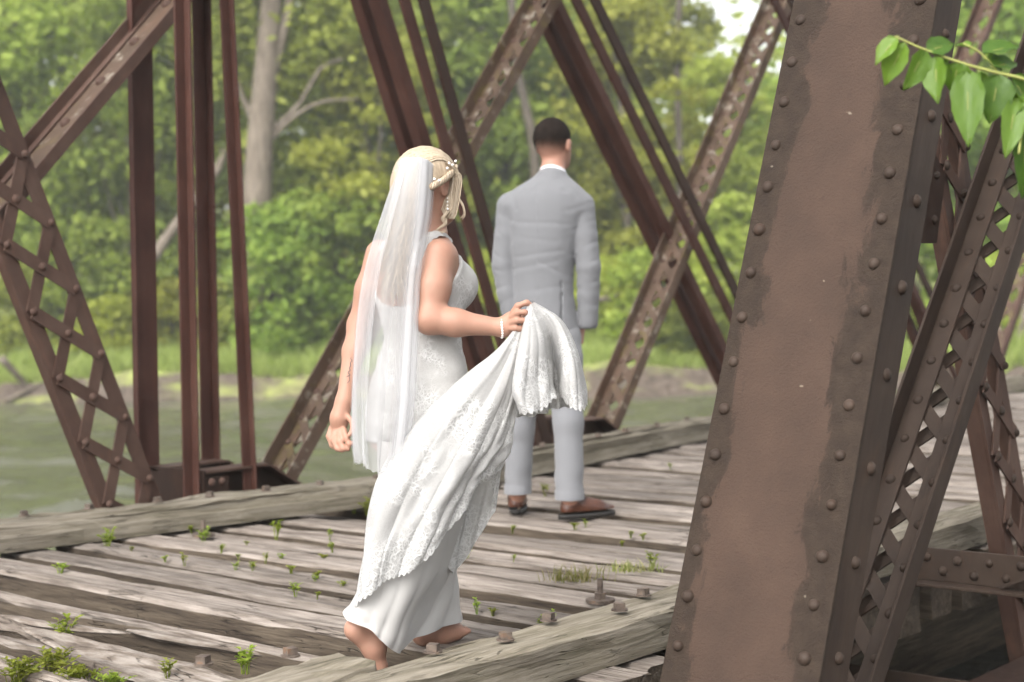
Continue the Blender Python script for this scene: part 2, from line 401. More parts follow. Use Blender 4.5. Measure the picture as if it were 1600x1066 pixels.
def shrub(px, t, key, sc, label, wid=1., rz=0.):
    s = (px-800)/FPX*t; z = float(ground_z(s, t))
    o = thing('shrub', st(s, t, z-.1), label, 'shrub', 'shrubs on the far river bank'); o.rotation_euler.z = rz; o.scale = (sc*wid, sc*wid, sc)
    link('stems', SH[key][1], o); link('foliage', SH[key][0], o); return o
TREES = [  # pixel column, distance, prototype, scale, label
    (-60, 62, 'a', 1.15, 'broad mid green tree cut by the left edge of the frame'),
    (110, 66, 'b', 1.2, 'tall green tree behind the leftmost laced diagonal of the far truss'),
    (215, 60, 'c', .95, 'dark green tree standing behind the two left vertical posts'),
    (300, 72, 'd', 1.3, 'yellow green tree between the vertical posts and the pale trunk'),
    (520, 64, 'a', 1.15, 'leafy green tree to the right of the thick pale trunk'),
    (600, 58, 'd', .75, 'lower yellow green tree left of the bride\'s veil'),
    (690, 70, 'b', 1.25, 'tall green tree rising behind the bride\'s head'),
    (790, 66, 'c', 1.1, 'dark green tree standing between the bride and the groom'),
    (890, 74, 'a', 1.05, 'green tree rising directly behind the groom'),
    (985, 62, 'd', .85, 'low yellow green tree to the right of the groom\'s shoulder'),
    (1050, 78, 'e', .95, 'slender high-crowned tree behind the crossing of the far truss diagonals'),
    (1120, 70, 'd', .72, 'small yellow green tree left of the big riveted post, under the open sky'),
    (1200, 76, 'a', .68, 'small rounded green tree just left of the big riveted post'),
    (1420, 64, 'a', 1.05, 'green tree seen between the riveted post and the near laced diagonal'),
    (1560, 66, 'b', 1.1, 'green tree behind the near laced diagonal at the right edge'),
    (1680, 62, 'c', 1.1, 'dark green tree at the right edge of the frame'),
    (20, 86, 'b', 1.6, 'tall background tree at the far left behind the front row'),
    (200, 92, 'e', 1.6, 'tall slender background tree behind the left vertical posts'),
    (420, 96, 'a', 1.55, 'large background tree behind the thick pale trunk'),
    (590, 92, 'd', 1.6, 'large pale background tree above the bride\'s veil'),
    (760, 98, 'b', 1.6, 'tall background tree above the gap between bride and groom'),
    (925, 90, 'b', 1.1, 'tall background tree above the groom'),
    (1500, 100, 'b', 1.5, 'tall background tree behind the near laced diagonal')]
for i, (px, t, k, sc, lab) in enumerate(TREES): tree(px, t, k, sc, lab, rz=i*1.7)
SHRUBS = [(30, 56.5, 'm', 1.0, 'green shrub on the bank at the left edge'), (130, 57.5, 'k', 1.15, 'dark shrub behind the laced steel strut at left'),
    (175, 55.2, 'y', .85, 'bright yellow green shrub just left of the first vertical post'), (265, 57, 'y', 1.0, 'bright yellow green shrub between the vertical posts'),
    (345, 56, 'm', .8, 'small green shrub left of the pale trunk\'s foot'), (440, 55.5, 'k', 1.25, 'large dark green shrub left of the bride\'s veil'),
    (525, 56, 'k', 1.35, 'large dark green shrub behind the bride\'s veil'), (480, 58.5, 'm', 1.7, 'tall green shrub right of the pale trunk'),
    (620, 57, 'm', 1.2, 'green shrub hidden mostly by the bride\'s veil'), (760, 56, 'y', 1.3, 'bright shrub between the bride\'s shoulder and the groom'),
    (960, 57, 'y', 1.2, 'yellow green shrub right of the groom\'s arm'), (1010, 55.5, 'm', 1.1, 'green shrub behind the crossing of the far diagonals'),
    (1090, 56.5, 'y', 1.45, 'bright yellow green shrub right of the crossing diagonals'), (1150, 57.5, 'm', 1.6, 'green shrub just left of the big riveted post'),
    (1420, 56.5, 'm', 1.4, 'green shrub between the riveted post and the near diagonal'), (1570, 57, 'y', 1.2, 'yellow green shrub at the right edge'),
    (1040, 53.6, 'k', .55, 'low dark shrub overhanging the eroded bank right of the groom'), (1110, 53.4, 'k', .5, 'low dark shrub on the eroded bank beside the riveted post')]
for i, (px, t, k, sc, lab) in enumerate(SHRUBS): shrub(px, t, k, sc, lab, rz=i*2.1)

# the thick pale trunk left of the bride, with its limbs
def big_trunk():
    t = 57.; g = lambda x, y, tt=t: pix(x, y, tt)
    z0 = g(402, 470); o = thing('old_cottonwood', z0, 'thick pale grey trunk with bare limbs on the far bank, left of the bride', 'tree', 'trees on the far river bank')
    mb = MB(); k = t/FPX
    mb.tube(smoothcurve([g(402, 480), g(400, 400), g(403, 300), g(408, 200), g(418, 90), g(424, 0), g(432, -90)], 16), np.linspace(27*k, 15*k, 16), 12)
    mb.tube(smoothcurve([g(410, 190), g(428, 110), g(446, 40), g(462, -60)], 9), np.linspace(9*k, 6*k, 9), 8)
    mb.tube(smoothcurve([g(412, 215), g(440, 190), g(470, 160), g(500, 108), g(535, 92)], 9), np.linspace(5*k, 2.5*k, 9), 7)
    mb.tube(smoothcurve([g(408, 215), g(385, 165), g(378, 150), g(360, 90)], 8), np.linspace(6*k, 3*k, 8), 7)
    mb.tube(smoothcurve([g(406, 240), g(450, 190), g(500, 160), g(560, 155)], 8), np.linspace(5*k, 2*k, 8), 7)
    V = np.array(mb.V); wobj('trunk', V, mb.F, M['bark_pale'], o, True)
    bl = []
    for (x, y, r) in [(430, -120, 2.4), (350, 60, 1.3), (365, 120, 1.0), (390, -60, 1.8), (480, -70, 1.8), (455, 120, .9), (500, 60, 1.2), (540, 30, 1.4), (385, 225, .7), (340, -20, 1.6)]:
        c = g(x, y, t+.6); bl.append((*c, r, r, r*.8))
    V, F = leaf_cloud(5200, bl, .19, seed=31); wobj('crown', V, F, M['leaf_mid'], o)
big_trunk()
def bare_log(name, pts, r, label, t, cat='log', mat='bark_pale'):
    k = t/FPX; P = [pix(x, y, t + i*.5) for i, (x, y) in enumerate(pts)]
    V, F = tube(smoothcurve(P, 12), np.linspace(r[0]*k, r[1]*k, 12), 8)
    o = wobj(name, V, F, M[mat], None, True); tag(o, label, cat)
bare_log('leaning_dead_trunk', [(236, 408), (262, 370), (300, 320), (334, 276), (352, 235)], (10, 6), 'leaning bare dead trunk between the vertical posts on the far bank', 56.)
bare_log('fallen_log', [(905, 478), (930, 470), (962, 464), (990, 456)], (5, 4), 'pale fallen log lying on the far bank right of the groom', 54.5)
bare_log('driftwood', [(2, 560), (30, 590), (52, 618)], (7, 3), 'grey driftwood branch on the eroded bank at the left edge', 51.6)
bare_log('driftwood_branch', [(8, 628), (38, 612), (62, 600)], (4, 3), 'thin pale driftwood stick at the water\'s edge at the left', 51.4)
bare_log('bare_stem', [(1585, 610), (1592, 540), (1604, 470), (1612, 400)], (6, 4), 'thin pale bare stem behind the near diagonal at the right edge', 54.)
for i, (pts, lab) in enumerate([(([(838, 470), (836, 250), (822, 170), (806, 90), (798, -20)]), 'dark leaning bare trunk above the groom\'s left shoulder'),
                  (([(1060, 470), (1062, 250), (1058, 120), (1062, -20)]), 'thin straight dark trunk behind the crossing diagonals'),
                  (([(985, 440), (968, 120), (948, 60), (930, -30)]), 'thin dark trunk leaning left above the groom\'s right side')]):
    bare_log('tree_trunk', pts, ((9, 6), (6, 5), (6, 5))[i], lab, 59.+i, 'tree', 'bark_dark')

# ---- grass on the far bank (nobody could count it)
def bank_grass():
    n = 42000; r = np.random.default_rng(5)
    s = r.uniform(-21, 24, n); t = 52.3 + 9*r.random(n)**1.5; z = ground_z(s, t)
    h = .22+.42*r.random(n)*vnoise(s*.7, t*.7, 9)*1.6
    base = RT*s[:, None] + DP*t[:, None] + UP*z[:, None]
    a = r.uniform(0, PI, n); wv = (RT*np.cos(a)[:, None] + DP*np.sin(a)[:, None])*.035
    tip = base + UP*h[:, None] + (RT*r.normal(size=n)[:, None] + DP*r.normal(size=n)[:, None])*.12
    V = np.stack([base-wv, base+wv, tip], 1).reshape(-1, 3)
    tag(link('bank_grass', fastmesh('bank_grass', V, np.arange(3*n).reshape(n, 3), M['grass'])), 'tall pale green grass along the top of the far bank', 'grass', kind='stuff')
bank_grass()
# ---- the wood behind, one green mass closing the view
def distant_wood():
    r = np.random.default_rng(77); bl = []
    for t in (112., 128.):
        for px in range(-260, 1900, 62):
            top = 80 if 930 < px < 1215 else -170
            if px >= 1215: top = -120
            y = 500
            while y > top:
                x = px+r.normal()*25; p = pix(x, y, t+r.normal()*3); s_ = 2.2+1.3*r.random(); bl.append((*p, s_*1.2, s_*1.2, s_*.9)); y -= 48+20*r.random()
    V, F = leaf_cloud(46000, bl, .42, seed=78)
    tag(wobj('distant_wood', V, F, M['leaf_yel']), 'dense green wood closing the view far behind the bank trees', 'wood', kind='stuff')
distant_wood()
# ================================================================ THE BRIDGE
def dome(name, r, h, mat, k=10, rings=3, flange=0.):
    V = []; F = []
    for i in range(rings):
        a = PI/2*i/rings; rr = r*math.cos(a); zz = h*math.sin(a)
        V += [(rr*math.cos(2*PI*j/k), zz, rr*math.sin(2*PI*j/k)) for j in range(k)]
    V.append((0, h, 0)); n = len(V)-1
    for i in range(rings-1):
        F += [(i*k+j, (i+1)*k+j, (i+1)*k+(j+1)%k, i*k+(j+1)%k) for j in range(k)]
    F += [((rings-1)*k+j, n, (rings-1)*k+(j+1)%k) for j in range(k)]
    return mkmesh(name, V, F, mat, True)          # dome rises along +y, sits in the xz plane
RIV_N = dome('rivet', .0185, .015, M['steel_near'], 12, 4)
RIV_F = dome('rivet', .020, .016, M['steel_far'], 8, 3)
RIV_D = dome('rivet', .018, .015, M['steel_dark'], 8, 3)
def frame(p0, p1):
    """local x = across the bridge (world Y), z = along the member, y = z cross x"""
    p0 = np.array(p0, float); p1 = np.array(p1, float); a = (p1-p0)/np.linalg.norm(p1-p0)
    x = np.array([0, 1., 0]); x = x-a*np.dot(x, a); x /= np.linalg.norm(x); y = np.cross(a, x)
    return Matrix(((x[0], y[0], a[0]), (x[1], y[1], a[1]), (x[2], y[2], a[2]))), float(np.linalg.norm(p1-p0))
def member(name, mb, mat, p0, R, parent):
    o = link(name, mkmesh(name, mb.V, mb.F, mat), parent, Vector(p0)-wloc(parent), R.to_euler()); return o
def put(name, me, part, loc, rot=(0, 0, 0)):
    o = link(name, me, part, loc, rot)
    if name == 'rivet':                                # hand-driven heads are never quite alike
        k = RIVR.uniform(.86, 1.08); o.scale = (k, RIVR.uniform(.75, 1.1), k*RIVR.uniform(.95, 1.05)); o.location += Vector((0, 0, RIVR.uniform(-.004, .004)))
    return o
RIVR = random.Random(5)
def bev(o, w=.003, seg=1):
    m = o.modifiers.new('bevel', 'BEVEL'); m.width = w; m.segments = seg; m.limit_method = 'ANGLE'; return o
def lift(p, q, z0, z1):
    """line p-q extended to heights z0..z1"""
    p = np.array(p); q = np.array(q); d = (q-p)/(q[2]-p[2])
    return p+d*(z0-p[2]), p+d*(z1-p[2])

def laced(parent, p0, p1, W=.25, D=.078, leg=.088, th=.011, pitch=.165, bw=.055, mats=('steel_near', 'steel_near'), riv=RIV_N, s0=0, s1=None, flip=1, plate=False, under=False, name='laced_diagonal'):
    """trough of two angles; flat bars cross between their inner legs"""
    R, L = frame(p0, p1); h = W/2
    mb = MB(); part = None
    for sg in (-1, 1):
        b = MB(); x0, x1 = sorted((sg*h, sg*(h-th))); b.box((x0, -D, 0), (x1, 0, L))
        x0, x1 = sorted((sg*(h-th-.0005), sg*(h-leg))); b.box((x0, -D+.001, .001), (x1, -D+th, L-.001))
        if part is None: part = member(name, b, M[mats[0]], p0, R, parent); bev(part, .002)
        else: bev(put('angle', mkmesh('angle', b.V, b.F, M[mats[0]]), part, (0, 0, 0)), .002)
    if plate:
        b = MB().box((-h+leg-.03, -D-.010, 0), (h-leg+.03, -D-.001, L)); put('web_plate', mkmesh('web_plate', b.V, b.F, M[mats[1]]), part, (0, 0, 0))
    xr = h-leg/2-.004; s1 = L if s1 is None else s1
    bl = math.hypot(2*xr, pitch)
    if not plate:
        b = MB().bar((-xr, 0, -pitch/2), (xr, 0, pitch/2), bw, .008, (0, 1, 0)); bar1 = mkmesh('lacing_bar', b.V, b.F, M[mats[1]])
        b = MB().bar((-xr, 0, pitch/2), (xr, 0, -pitch/2), bw, .008, (0, 1, 0)); bar2 = mkmesh('lacing_bar', b.V, b.F, M[mats[1]])
        if flip < 0: bar1, bar2 = bar2, bar1
    k = int((s1-s0)/pitch)
    for i in range(k):
        s = s0+(i+.5)*pitch
        if not plate:
            y1 = -D-.006 if under else -D+th+.0065; y2 = -D-.035 if under else -D-.006
            put('lacing_bar', bar1, part, (0, y1 + .0012*(i % 2), s)); put('lacing_bar', bar2, part, (0, y2 - .0012*(i % 2), s))
        if plate:
            put('rivet', riv, part, (.045, -D-.001, s)).scale = (1.5, 1.5, 1.5); continue
        for sg in (-1, 1):
            put('rivet', riv, part, (sg*xr, -D+th+(.011 if not (plate or under) else 0), s+pitch/2))
    return part

# ---------------- near truss
P0 = np.array([3.7067, 2.3125, .0453]); P1 = np.array([4.469, 2.3125, 1.976])
near = thing('near_truss', (4.1, 2.31, -.9), 'near riveted steel truss with a broad two-tone brown end post in front of the deck', 'bridge truss')
a0, a1 = lift(P0, P1, -1.15, 3.4); R, L = frame(a0, a1); W = .475
pb = MB().box((-W/2, -.014, 0), (W/2, 0, L)); post = member('end_post', pb, M['cover'], a0, R, near); bev(post, .003, 2)
for sg in (-1, 1):
    b = MB(); x0, x1 = sorted((sg*(W/2-.003), sg*(W/2-.016))); b.box((x0, -.155, 0), (x1, -.0145, L))
    x0, x1 = sorted((sg*(W/2-.0165), sg*(W/2-.09))); b.box((x0, -.155, .001), (x1, -.143, L-.001))
    bev(put('side_channel', mkmesh('side_channel', b.V, b.F, M['steel_near']), post, (0, 0, 0)), .002)
b = MB()
for i in range(30): b.bar((-W/2+.05, -.16 - .004*(i % 2), .1+.15*i), (W/2-.05, -.16 - .004*(i % 2), .1+.15*(i+1)), .05, .006, (0, 1, 0))
put('underside_lacing', mkmesh('underside_lacing', b.V, b.F, M['steel_dark']), post, (0, 0, 0))
def along(p, a0, a1): d = (a1-a0)/np.linalg.norm(a1-a0); return float(np.dot(np.array(p)-a0, d))
rowl = [on_y(x, y, P0[1]+.215) for x, y in ((1251, 40), (1054, 1010))]
sA, sB = [along(p, a0, a1) for p in rowl]; step = (sA-sB)/14
for i in range(-6, 24):
    s = sB+i*step
    if 0.05 < s < L-.05:
        put('rivet', RIV_N, post, (W/2-.038, 0, s)); put('rivet', RIV_N, post, (-W/2+.052, 0, s+.02))
    s2 = sB+.04+i*step*1.9
    if 0.05 < s2 < L-.05: put('rivet', RIV_N, post, (-W/2+.003, -.085, s2), (0, 0, PI/2))
# laced diagonal beside it
q0, q1 = lift((5.132, 2.475, .615), (5.808, 2.475, 1.432), -.9, 3.6)
laced(near, q0, q1, flip=1, under=True, bw=.050)
# strut leaning the other way, laced on the face towards the camera
def xlaced(parent, pl0, pl1, Wd, Y, depth, pitch, mat, riv, z0, z1, bw=.05, name='laced_strut', angle=.065):
    """two angles along the line pl0-pl1 (left edge) Wd apart in the truss plane, X lacing on the -Y face"""
    p, q = lift(pl0, pl1, z0, z1); p[1] = q[1] = Y; R, L = frame(p, q); part = None
    # for a member leaning left as it rises local +y points down-left, so the second angle lies at -Wd
    for e in (0, 1):
        b = MB(); y0, y1 = sorted((-e*Wd, -e*Wd - (angle if e == 0 else -angle)))
        b.box((0, y0, 0), (.010, y1, L))
        y0, y1 = sorted((-e*Wd, -e*Wd - (.010 if e == 0 else -.010))); b.box((.0102, y0, .001), (depth, y1, L-.001))
        if part is None: part = member(name, b, M[mat], p, R, parent); bev(part, .002)
        else: bev(put('angle', mkmesh('angle', b.V, b.F, M[mat]), part, (0, 0, 0)), .002)
    ya, yb = -angle*.5, -Wd+angle*.5
    b1 = MB().bar((0, ya, -pitch/2), (0, yb, pitch/2), bw, .008, (1, 0, 0)); b2 = MB().bar((0, ya, pitch/2), (0, yb, -pitch/2), bw, .008, (1, 0, 0))
    m1 = mkmesh('lacing_bar', b1.V, b1.F, M[mat]); m2 = mkmesh('lacing_bar', b2.V, b2.F, M[mat])
    for i in range(int(L/pitch)):
        s = (i+.5)*pitch
        put('lacing_bar', m1, part, (-.0055, 0, s)); put('lacing_bar', m2, part, (-.0145, 0, s))
        put('rivet', riv, part, (-.019, (ya+yb)/2, s), (0, 0, PI/2))
        for y in (ya, yb): put('rivet', riv, part, (-.019, y, s+pitch/2), (0, 0, PI/2))
    return part
pa, pb_ = on_y(1456, 210, 2.67), on_y(1578, 892, 2.67)
xlaced(near, pa, pb_, .26, 2.67, .075, .30, 'steel_far', RIV_N, -.7, 3.4)
# gusset plate where the two cross, and lower chord
def plate_xz(parent, name, pts, Y, th, mat):
    n = len(pts); V = [(x, Y-th/2, z) for x, z in pts]+[(x, Y+th/2, z) for x, z in pts]
    F = [tuple(range(n)), tuple(range(2*n-1, n-1, -1))]+[(i, i+n, (i+1) % n+n, (i+1) % n) for i in range(n)]
    return wobj(name, V, F, M[mat], parent)
g = plate_xz(near, 'gusset_plate', [(5.45, 1.25), (5.66, 1.25), (5.74, 1.5), (5.6, 1.62), (5.42, 1.5)], 2.655, .012, 'steel_dark')
for x, z in ((-.08, -.1), (.06, -.1), (-.09, .05), (.08, .06), (0, .13)): put('rivet', RIV_N, g, (x, -.006, z), (0, 0, PI))
ch = wobj('bottom_chord', *(lambda b: (b.V, b.F))(MB().box((-2, 2.3, -.78), (24, 2.32, -.42)).box((-2, 2.6, -.78), (24, 2.62, -.42)).box((-2, 2.28, -.415), (24, 2.64, -.40))), M['steel_dark'], near)
# floor beam end under the deck
XB = 5.9; fz = float(on_x(1443, 855, XB)[2])
b = MB().box((XB, 2.28, fz-.125), (XB+.014, 2.865, fz)).box((XB-.075, 2.28, fz-.139), (XB+.02, 2.865, fz-.1255))
bracket = wobj('floor_beam_bracket', b.V, b.F, M['steel_near'], near); bev(bracket, .002)
bc = Vector(wloc(bracket))
for i in range(5):
    y = 2.31+.125*i
    for k, z in ((0, -.038), (1, -.088)):
        if y+.06*k < 2.85: put('rivet', RIV_N, bracket, Vector((XB-.0002, y+.06*k, fz+z))-bc, (0, 0, PI/2))
b = MB().bar((XB-.03, 2.30, fz-.02), (XB-.03, 2.50, fz-.115), .012, .03, (1, 0, 0)); wobj('brace', b.V, b.F, M['steel_near'], near)
b = MB().box((XB-.02, 2.29, -.95), (XB-.005, 6.9, -.40)).box((XB-.11, 2.29, -.60), (XB-.0205, 6.9, -.585))
beam = wobj('floor_beam', b.V, b.F, M['steel_near'], near); bev(beam, .002); bc = Vector(wloc(beam))
for i in range(20):
    put('rivet', RIV_N, beam, Vector((XB-.0202, 2.34+.09*i, -.66))-bc, (0, 0, PI/2)); put('rivet', RIV_N, beam, Vector((XB-.0202, 2.38+.09*i, -.5))-bc, (0, 0, PI/2))

# ---------------- far truss
YF = 6.7
far = thing('far_truss', (5.7, YF, -.8), 'far rust brown steel truss of crossing laced diagonals beyond the deck', 'bridge truss')
def fl(x0, y0, x1, y1, Y, za=-.35, zb=4.6):
    return lift(on_y(x0, y0, Y), on_y(x1, y1, Y), za, zb)
kw = dict(W=.25, D=.085, leg=.085, mats=('steel_far', 'steel_laced'), riv=RIV_F, flip=1)
laced(far, *fl(250, 0, 20, 268, YF, .3), plate=True, s0=.4, pitch=.30, **{**kw, 'mats': ('steel_far', 'steel_laced'), 'leg': .06, 'W': .34, 'D': .06})
laced(far, *fl(838, 0, 445, 700, YF, -.1), pitch=.175, bw=.05, **{**kw, 'mats': ('steel_laced', 'steel_laced')})
laced(far, *fl(1210, 0, 960, 600, YF, -.1), pitch=.175, bw=.05, **{**kw, 'mats': ('steel_laced', 'steel_laced')})
laced(far, (12.1, YF, -.1), (16.2, YF, 4.6), pitch=.35, bw=.05, **kw)
laced(far, (15.1, YF, -.1), (19.2, YF, 4.6), pitch=.35, bw=.05, **kw)
xlaced(far, on_y(17, 439, 6.42), on_y(158, 794, 6.42), .33, 6.42, .06, .33, 'steel_far', RIV_F, -.2, 4.6, bw=.06, angle=.075)
def angle_post(x0, y0, x1, y1, Y, w, mat, name='post', za=-.35, zb=4.6, lip=.06, side=1):
    p, q = fl(x0, y0, x1, y1, Y, za, zb); R, L = frame(p, q)
    # local y = up-left / left; flat face towards the camera plus a lip running back
    b = MB().box((0, -w/2, 0), (.012, w/2, L)); e = -w/2 if side > 0 else w/2
    y0_, y1_ = sorted((e, e+side*.012)); b.box((-lip, y0_, .001), (-.0002, y1_, L-.001))
    return bev(member(name, b, M[mat], p, R, far), .002)
angle_post(221, 150, 232, 790, 6.86, .155, 'steel_red', lip=.03, side=-1)
angle_post(281, 0, 296, 780, 6.42, .065, 'steel_red', lip=.045)
angle_post(311, 0, 326, 730, 6.84, .085, 'steel_red', lip=.05)
angle_post(352, 0, 388, 750, 6.42, .062, 'steel_red', lip=.035)
def channel_pair(x0, y0, x1, y1, Y, name='double_angle'):
    """two angles back to back with a gap, seen edge on"""
    p, q = fl(x0, y0, x1, y1, Y); R, L = frame(p, q); b = MB()
    b.box((-.10, -.03, 0), (-.09, .05, L)); b.box((-.0895, -.03, .001), (-.01, -.019, L-.001))
    b.box((.04, -.03, 0), (.05, .05, L)); b.box((.0505, -.03, .001), (.13, -.019, L-.001))
    b.box((-.0895, .039, .001), (-.02, .05, L-.001)); b.box((.0505, .039, .001), (.12, .05, L-.001))
    return bev(member(name, b, M['steel_red'], p, R, far), .002)
channel_pair(580, 0, 755, 560, 6.9); channel_pair(868, 30, 1140, 590, 6.9)
channel_pair(1250, 30, 1478, 620, 6.9)
def eyebars(x0, y0, x1, y1, Y):
    for k, dy in ((0, 0), (1, -.14)):
        p, q = fl(x0, y0, x1, y1, Y); p[1] += dy; q[1] += dy; R, L = frame(p, q)
        b = MB().box((-.011, -.042, 0), (.011, .042, L)); bev(member('eyebar', b, M['steel_dark' if k else 'steel_red'], p, R, far), .003)
eyebars(632, 0, 782, 530, 6.5); eyebars(900, 0, 1155, 520, 6.5); eyebars(1330, 250, 1460, 520, 6.5)
# pin shoes (panel point castings) with sloping double top flanges
def shoe(x0, x1, zt, xs, xe):
    for Y in (6.52, 6.80): plate_xz(far, 'shoe_web', [(x0, -.6), (x0, zt-.012), (x1, zt-.012), (xs, -.012), (xe, -.03), (xe, -.6)], Y, .014, 'steel_dark')
    for Y0, Y1 in ((6.40, 6.535), (6.72, 6.86)):
        P = [(x0, zt), (x1, zt), (xs, 0), (xe, -.018)]; V = []; F = []
        for x, z in P: V += [(x, Y0, z-.012), (x, Y1, z-.012), (x, Y1, z), (x, Y0, z)]
        for i in range(3):
            for k in range(4): F.append((i*4+k, i*4+(k+1) % 4, i*4+4+(k+1) % 4, i*4+4+k))
        F += [(3, 2, 1, 0), (12, 13, 14, 15)]
        wobj('shoe_flange', V, F, M['steel_far'], far)
    b = MB().box((x0+.0, 6.36, -.6), (x0+.012, 6.84, zt+.01)).box((x0+.013, 6.36, -.6), (x0+.16, 6.372, zt-.03))
    o = wobj('bearing_plate', b.V, b.F, M['steel_dark'], far); c = Vector(wloc(o))
    for x in (.05, .115):
        for z in (-.18, -.09, .0, .1): put('rivet', RIV_F, o, Vector((x0+x, 6.36, z+zt-.15))-c, (0, 0, PI))
shoe(5.33, 5.80, .215, 6.18, 7.2); shoe(8.30, 8.72, .235, 9.12, 10.2); shoe(11.3, 11.8, .235, 12.15, 13.1)
for n, (z0, z1) in {'bottom_chord': (-.6, -.3), 'top_chord': (4.5, 4.85)}.items():
    b = MB().box((-3, 6.60, z0), (24, 6.615, z1)).box((-3, 6.80, z0), (24, 6.815, z1)).box((-3, 6.56, z1+.0005), (24, 6.86, z1+.012)); wobj(n, b.V, b.F, M['steel_dark'], far)

# ---------------- deck of ties and guard timbers
deck = thing('bridge_deck', (5, 4.5, 0), 'weathered grey timber tie deck with mossy guard timbers the couple walk on', 'bridge deck')
def timber(name, c, Lx, w, h, mat, seed, axis='y', rough=.006, rot=0., parent=deck, nseg=16, wear=.012, rz=0., rx=0.):
    """sawn timber with worn, uneven arrises; c = centre of its top face"""
    r = np.random.default_rng(seed); k = 12
    corner = [(-.5, -1), (-.5, -.5), (-.5, -.06), (-.46, -.012), (-.4, 0), (-.13, .0), (.13, .0), (.4, 0), (.46, -.012), (.5, -.06), (.5, -.5), (.5, -1)]
    V = []; F = []; ph = r.random(8)*6.28
    u = np.linspace(-.5, .5, nseg+1)
    nz = np.cumsum(r.normal(size=(nseg+1, k, 2))*rough*.5, 0); nz -= np.linspace(0, 1, nseg+1)[:, None, None]*nz[-1:]; nz += r.normal(size=(nseg+1, k, 2))*rough*.35
    for i in range(nseg+1):
        e = u[i]*Lx; bow = wear*math.sin(u[i]*3+ph[0]) ; sag = wear*.8*math.sin(u[i]*5+ph[1])
        for j, (a, b) in enumerate(corner):
            x = a*w + nz[i, j, 0]*(1 if abs(a) > .45 else .3) + bow; z = b*h + nz[i, j, 1]*(1 if b > -.2 else .2) + sag
            if abs(a) in (.46, .4) or b == -.06: z -= abs(r.normal())*rough*.9; x -= math.copysign(abs(r.normal())*rough*.5, a)
            if rot: z -= rot*max(0, vnoise(np.array(u[i]*9+seed), np.array(a*3+ph[2]), seed)-.45)*(.5+abs(a)); 
            ee = e + (r.normal()*.006 if i in (0, nseg) else 0)
            V.append((x, ee, z) if axis == 'y' else (ee, -x, z))
    for i in range(nseg):
        for j in range(k): F.append((i*k+j, (i+1)*k+j, (i+1)*k+(j+1) % k, i*k+(j+1) % k))
    F += [tuple(range(k)), tuple(nseg*k+j for j in range(k-1, -1, -1))]
    me = mkmesh(name, V, F, M[mat], False)
    if mat in ('tie', 'tie_rot'):                                   # bleached top; browner sides and ends also carry the gaps' shade as colour
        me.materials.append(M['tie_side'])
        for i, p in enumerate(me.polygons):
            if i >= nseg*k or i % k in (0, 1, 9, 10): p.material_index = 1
    o = link(name, me, parent, Vector(c)-wloc(parent), (rx, 0, rz)); return o
rt_ = np.random.default_rng(3)
X = 3.945; ties = []
xs = [3.945]
while xs[-1] < 21: xs.append(xs[-1]+.262+.03*rt_.random())
for i, x in enumerate(xs):
    w = .160+.026*rt_.random(); y0 = (2.68+.14*rt_.random()) if x < 5.3 else 2.84+.06*rt_.random(); y1 = 6.34+.12*rt_.random()
    dz = -.004-.018*rt_.random(); 
    if i == 7: dz -= .03
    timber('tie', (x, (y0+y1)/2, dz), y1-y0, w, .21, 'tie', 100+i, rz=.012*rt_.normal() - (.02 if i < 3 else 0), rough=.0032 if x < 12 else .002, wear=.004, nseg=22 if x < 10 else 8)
# sagging and rotten ties at the near end
for x, z, w, rt0, mat, rz in ((3.60, -.02, .06, 0, 'tie', -.018), (3.40, -.06, .11, .05, 'tie_rot', -.03), (3.235, -.045, .10, .05, 'tie_rot', -.005), (3.05, -.05, .12, .05, 'tie_rot', -.03), (2.84, -.05, .12, .05, 'tie_rot', -.015), (2.6, -.05, .14, .05, 'tie_rot', .0), (2.34, -.06, .15, .05, 'tie_rot', .0), (2.05, -.06, .15, .05, 'tie_rot', .0), (1.75, -.06, .15, .05, 'tie_rot', .0)):
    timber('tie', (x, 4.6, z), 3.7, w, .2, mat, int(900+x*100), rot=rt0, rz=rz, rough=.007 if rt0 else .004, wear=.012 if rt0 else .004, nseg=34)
for pts, w in (([(0, 962), (60, 975), (140, 985), (205, 990)], .03), ([(36, 980), (72, 1000), (110, 1024)], .02), ([(200, 985), (300, 1003), (420, 1022), (480, 1030)], .035)):
    P = smoothcurve([on_z(x, y, -.045) for x, y in pts], 12); V, F = tube(P, w*np.array([.3, .7, 1, .9, 1, .8, 1, .9, .7, .6, .4, .15]), 6, flat=.45); wobj('splinter', V, F, M['tie_rot'], deck)
NUT_V = []; NUT_F = []
def nut_mesh():
    b = MB(); k = 12; V = [(.026*math.cos(2*PI*j/k), .026*math.sin(2*PI*j/k), z) for z in (0, .005) for j in range(k)]
    b.add(V, [tuple(k+j for j in range(k))]+[(j, (j+1) % k, k+(j+1) % k, k+j) for j in range(k)])
    b.box((-.0145, -.0145, .0051), (.0145, .0145, .024)); return mkmesh('bolt', b.V, b.F, M['rust'])
NUT = nut_mesh()
def guard(name, p, q, w, h, seed, bolts, moss='guard'):
    """p, q: world ends of the centre line of the top"""
    p = np.array(p); q = np.array(q); c = (p+q)/2; L = np.linalg.norm(q-p)
    o = timber(name, c, L, w, h, moss, seed, axis='x', rough=.006, wear=.010, nseg=30, rz=math.atan2(q[1]-p[1], q[0]-p[0]))
    o.rotation_euler.y = -math.asin((q[2]-p[2])/L)
    for s, off, r in bolts:
        link('bolt', NUT, o, ((s-.5)*L, off, .006), (0, 0, r))
    return o
HG = .125
def top_y(p, q): return p, q
guard('guard_timber', (3.2, 6.59, HG), (6.5, 5.84, HG), .19, HG, 1, [(k, .0, k*9) for k in (.16, .24, .33, .42, .52, .6, .69, .78, .88)])
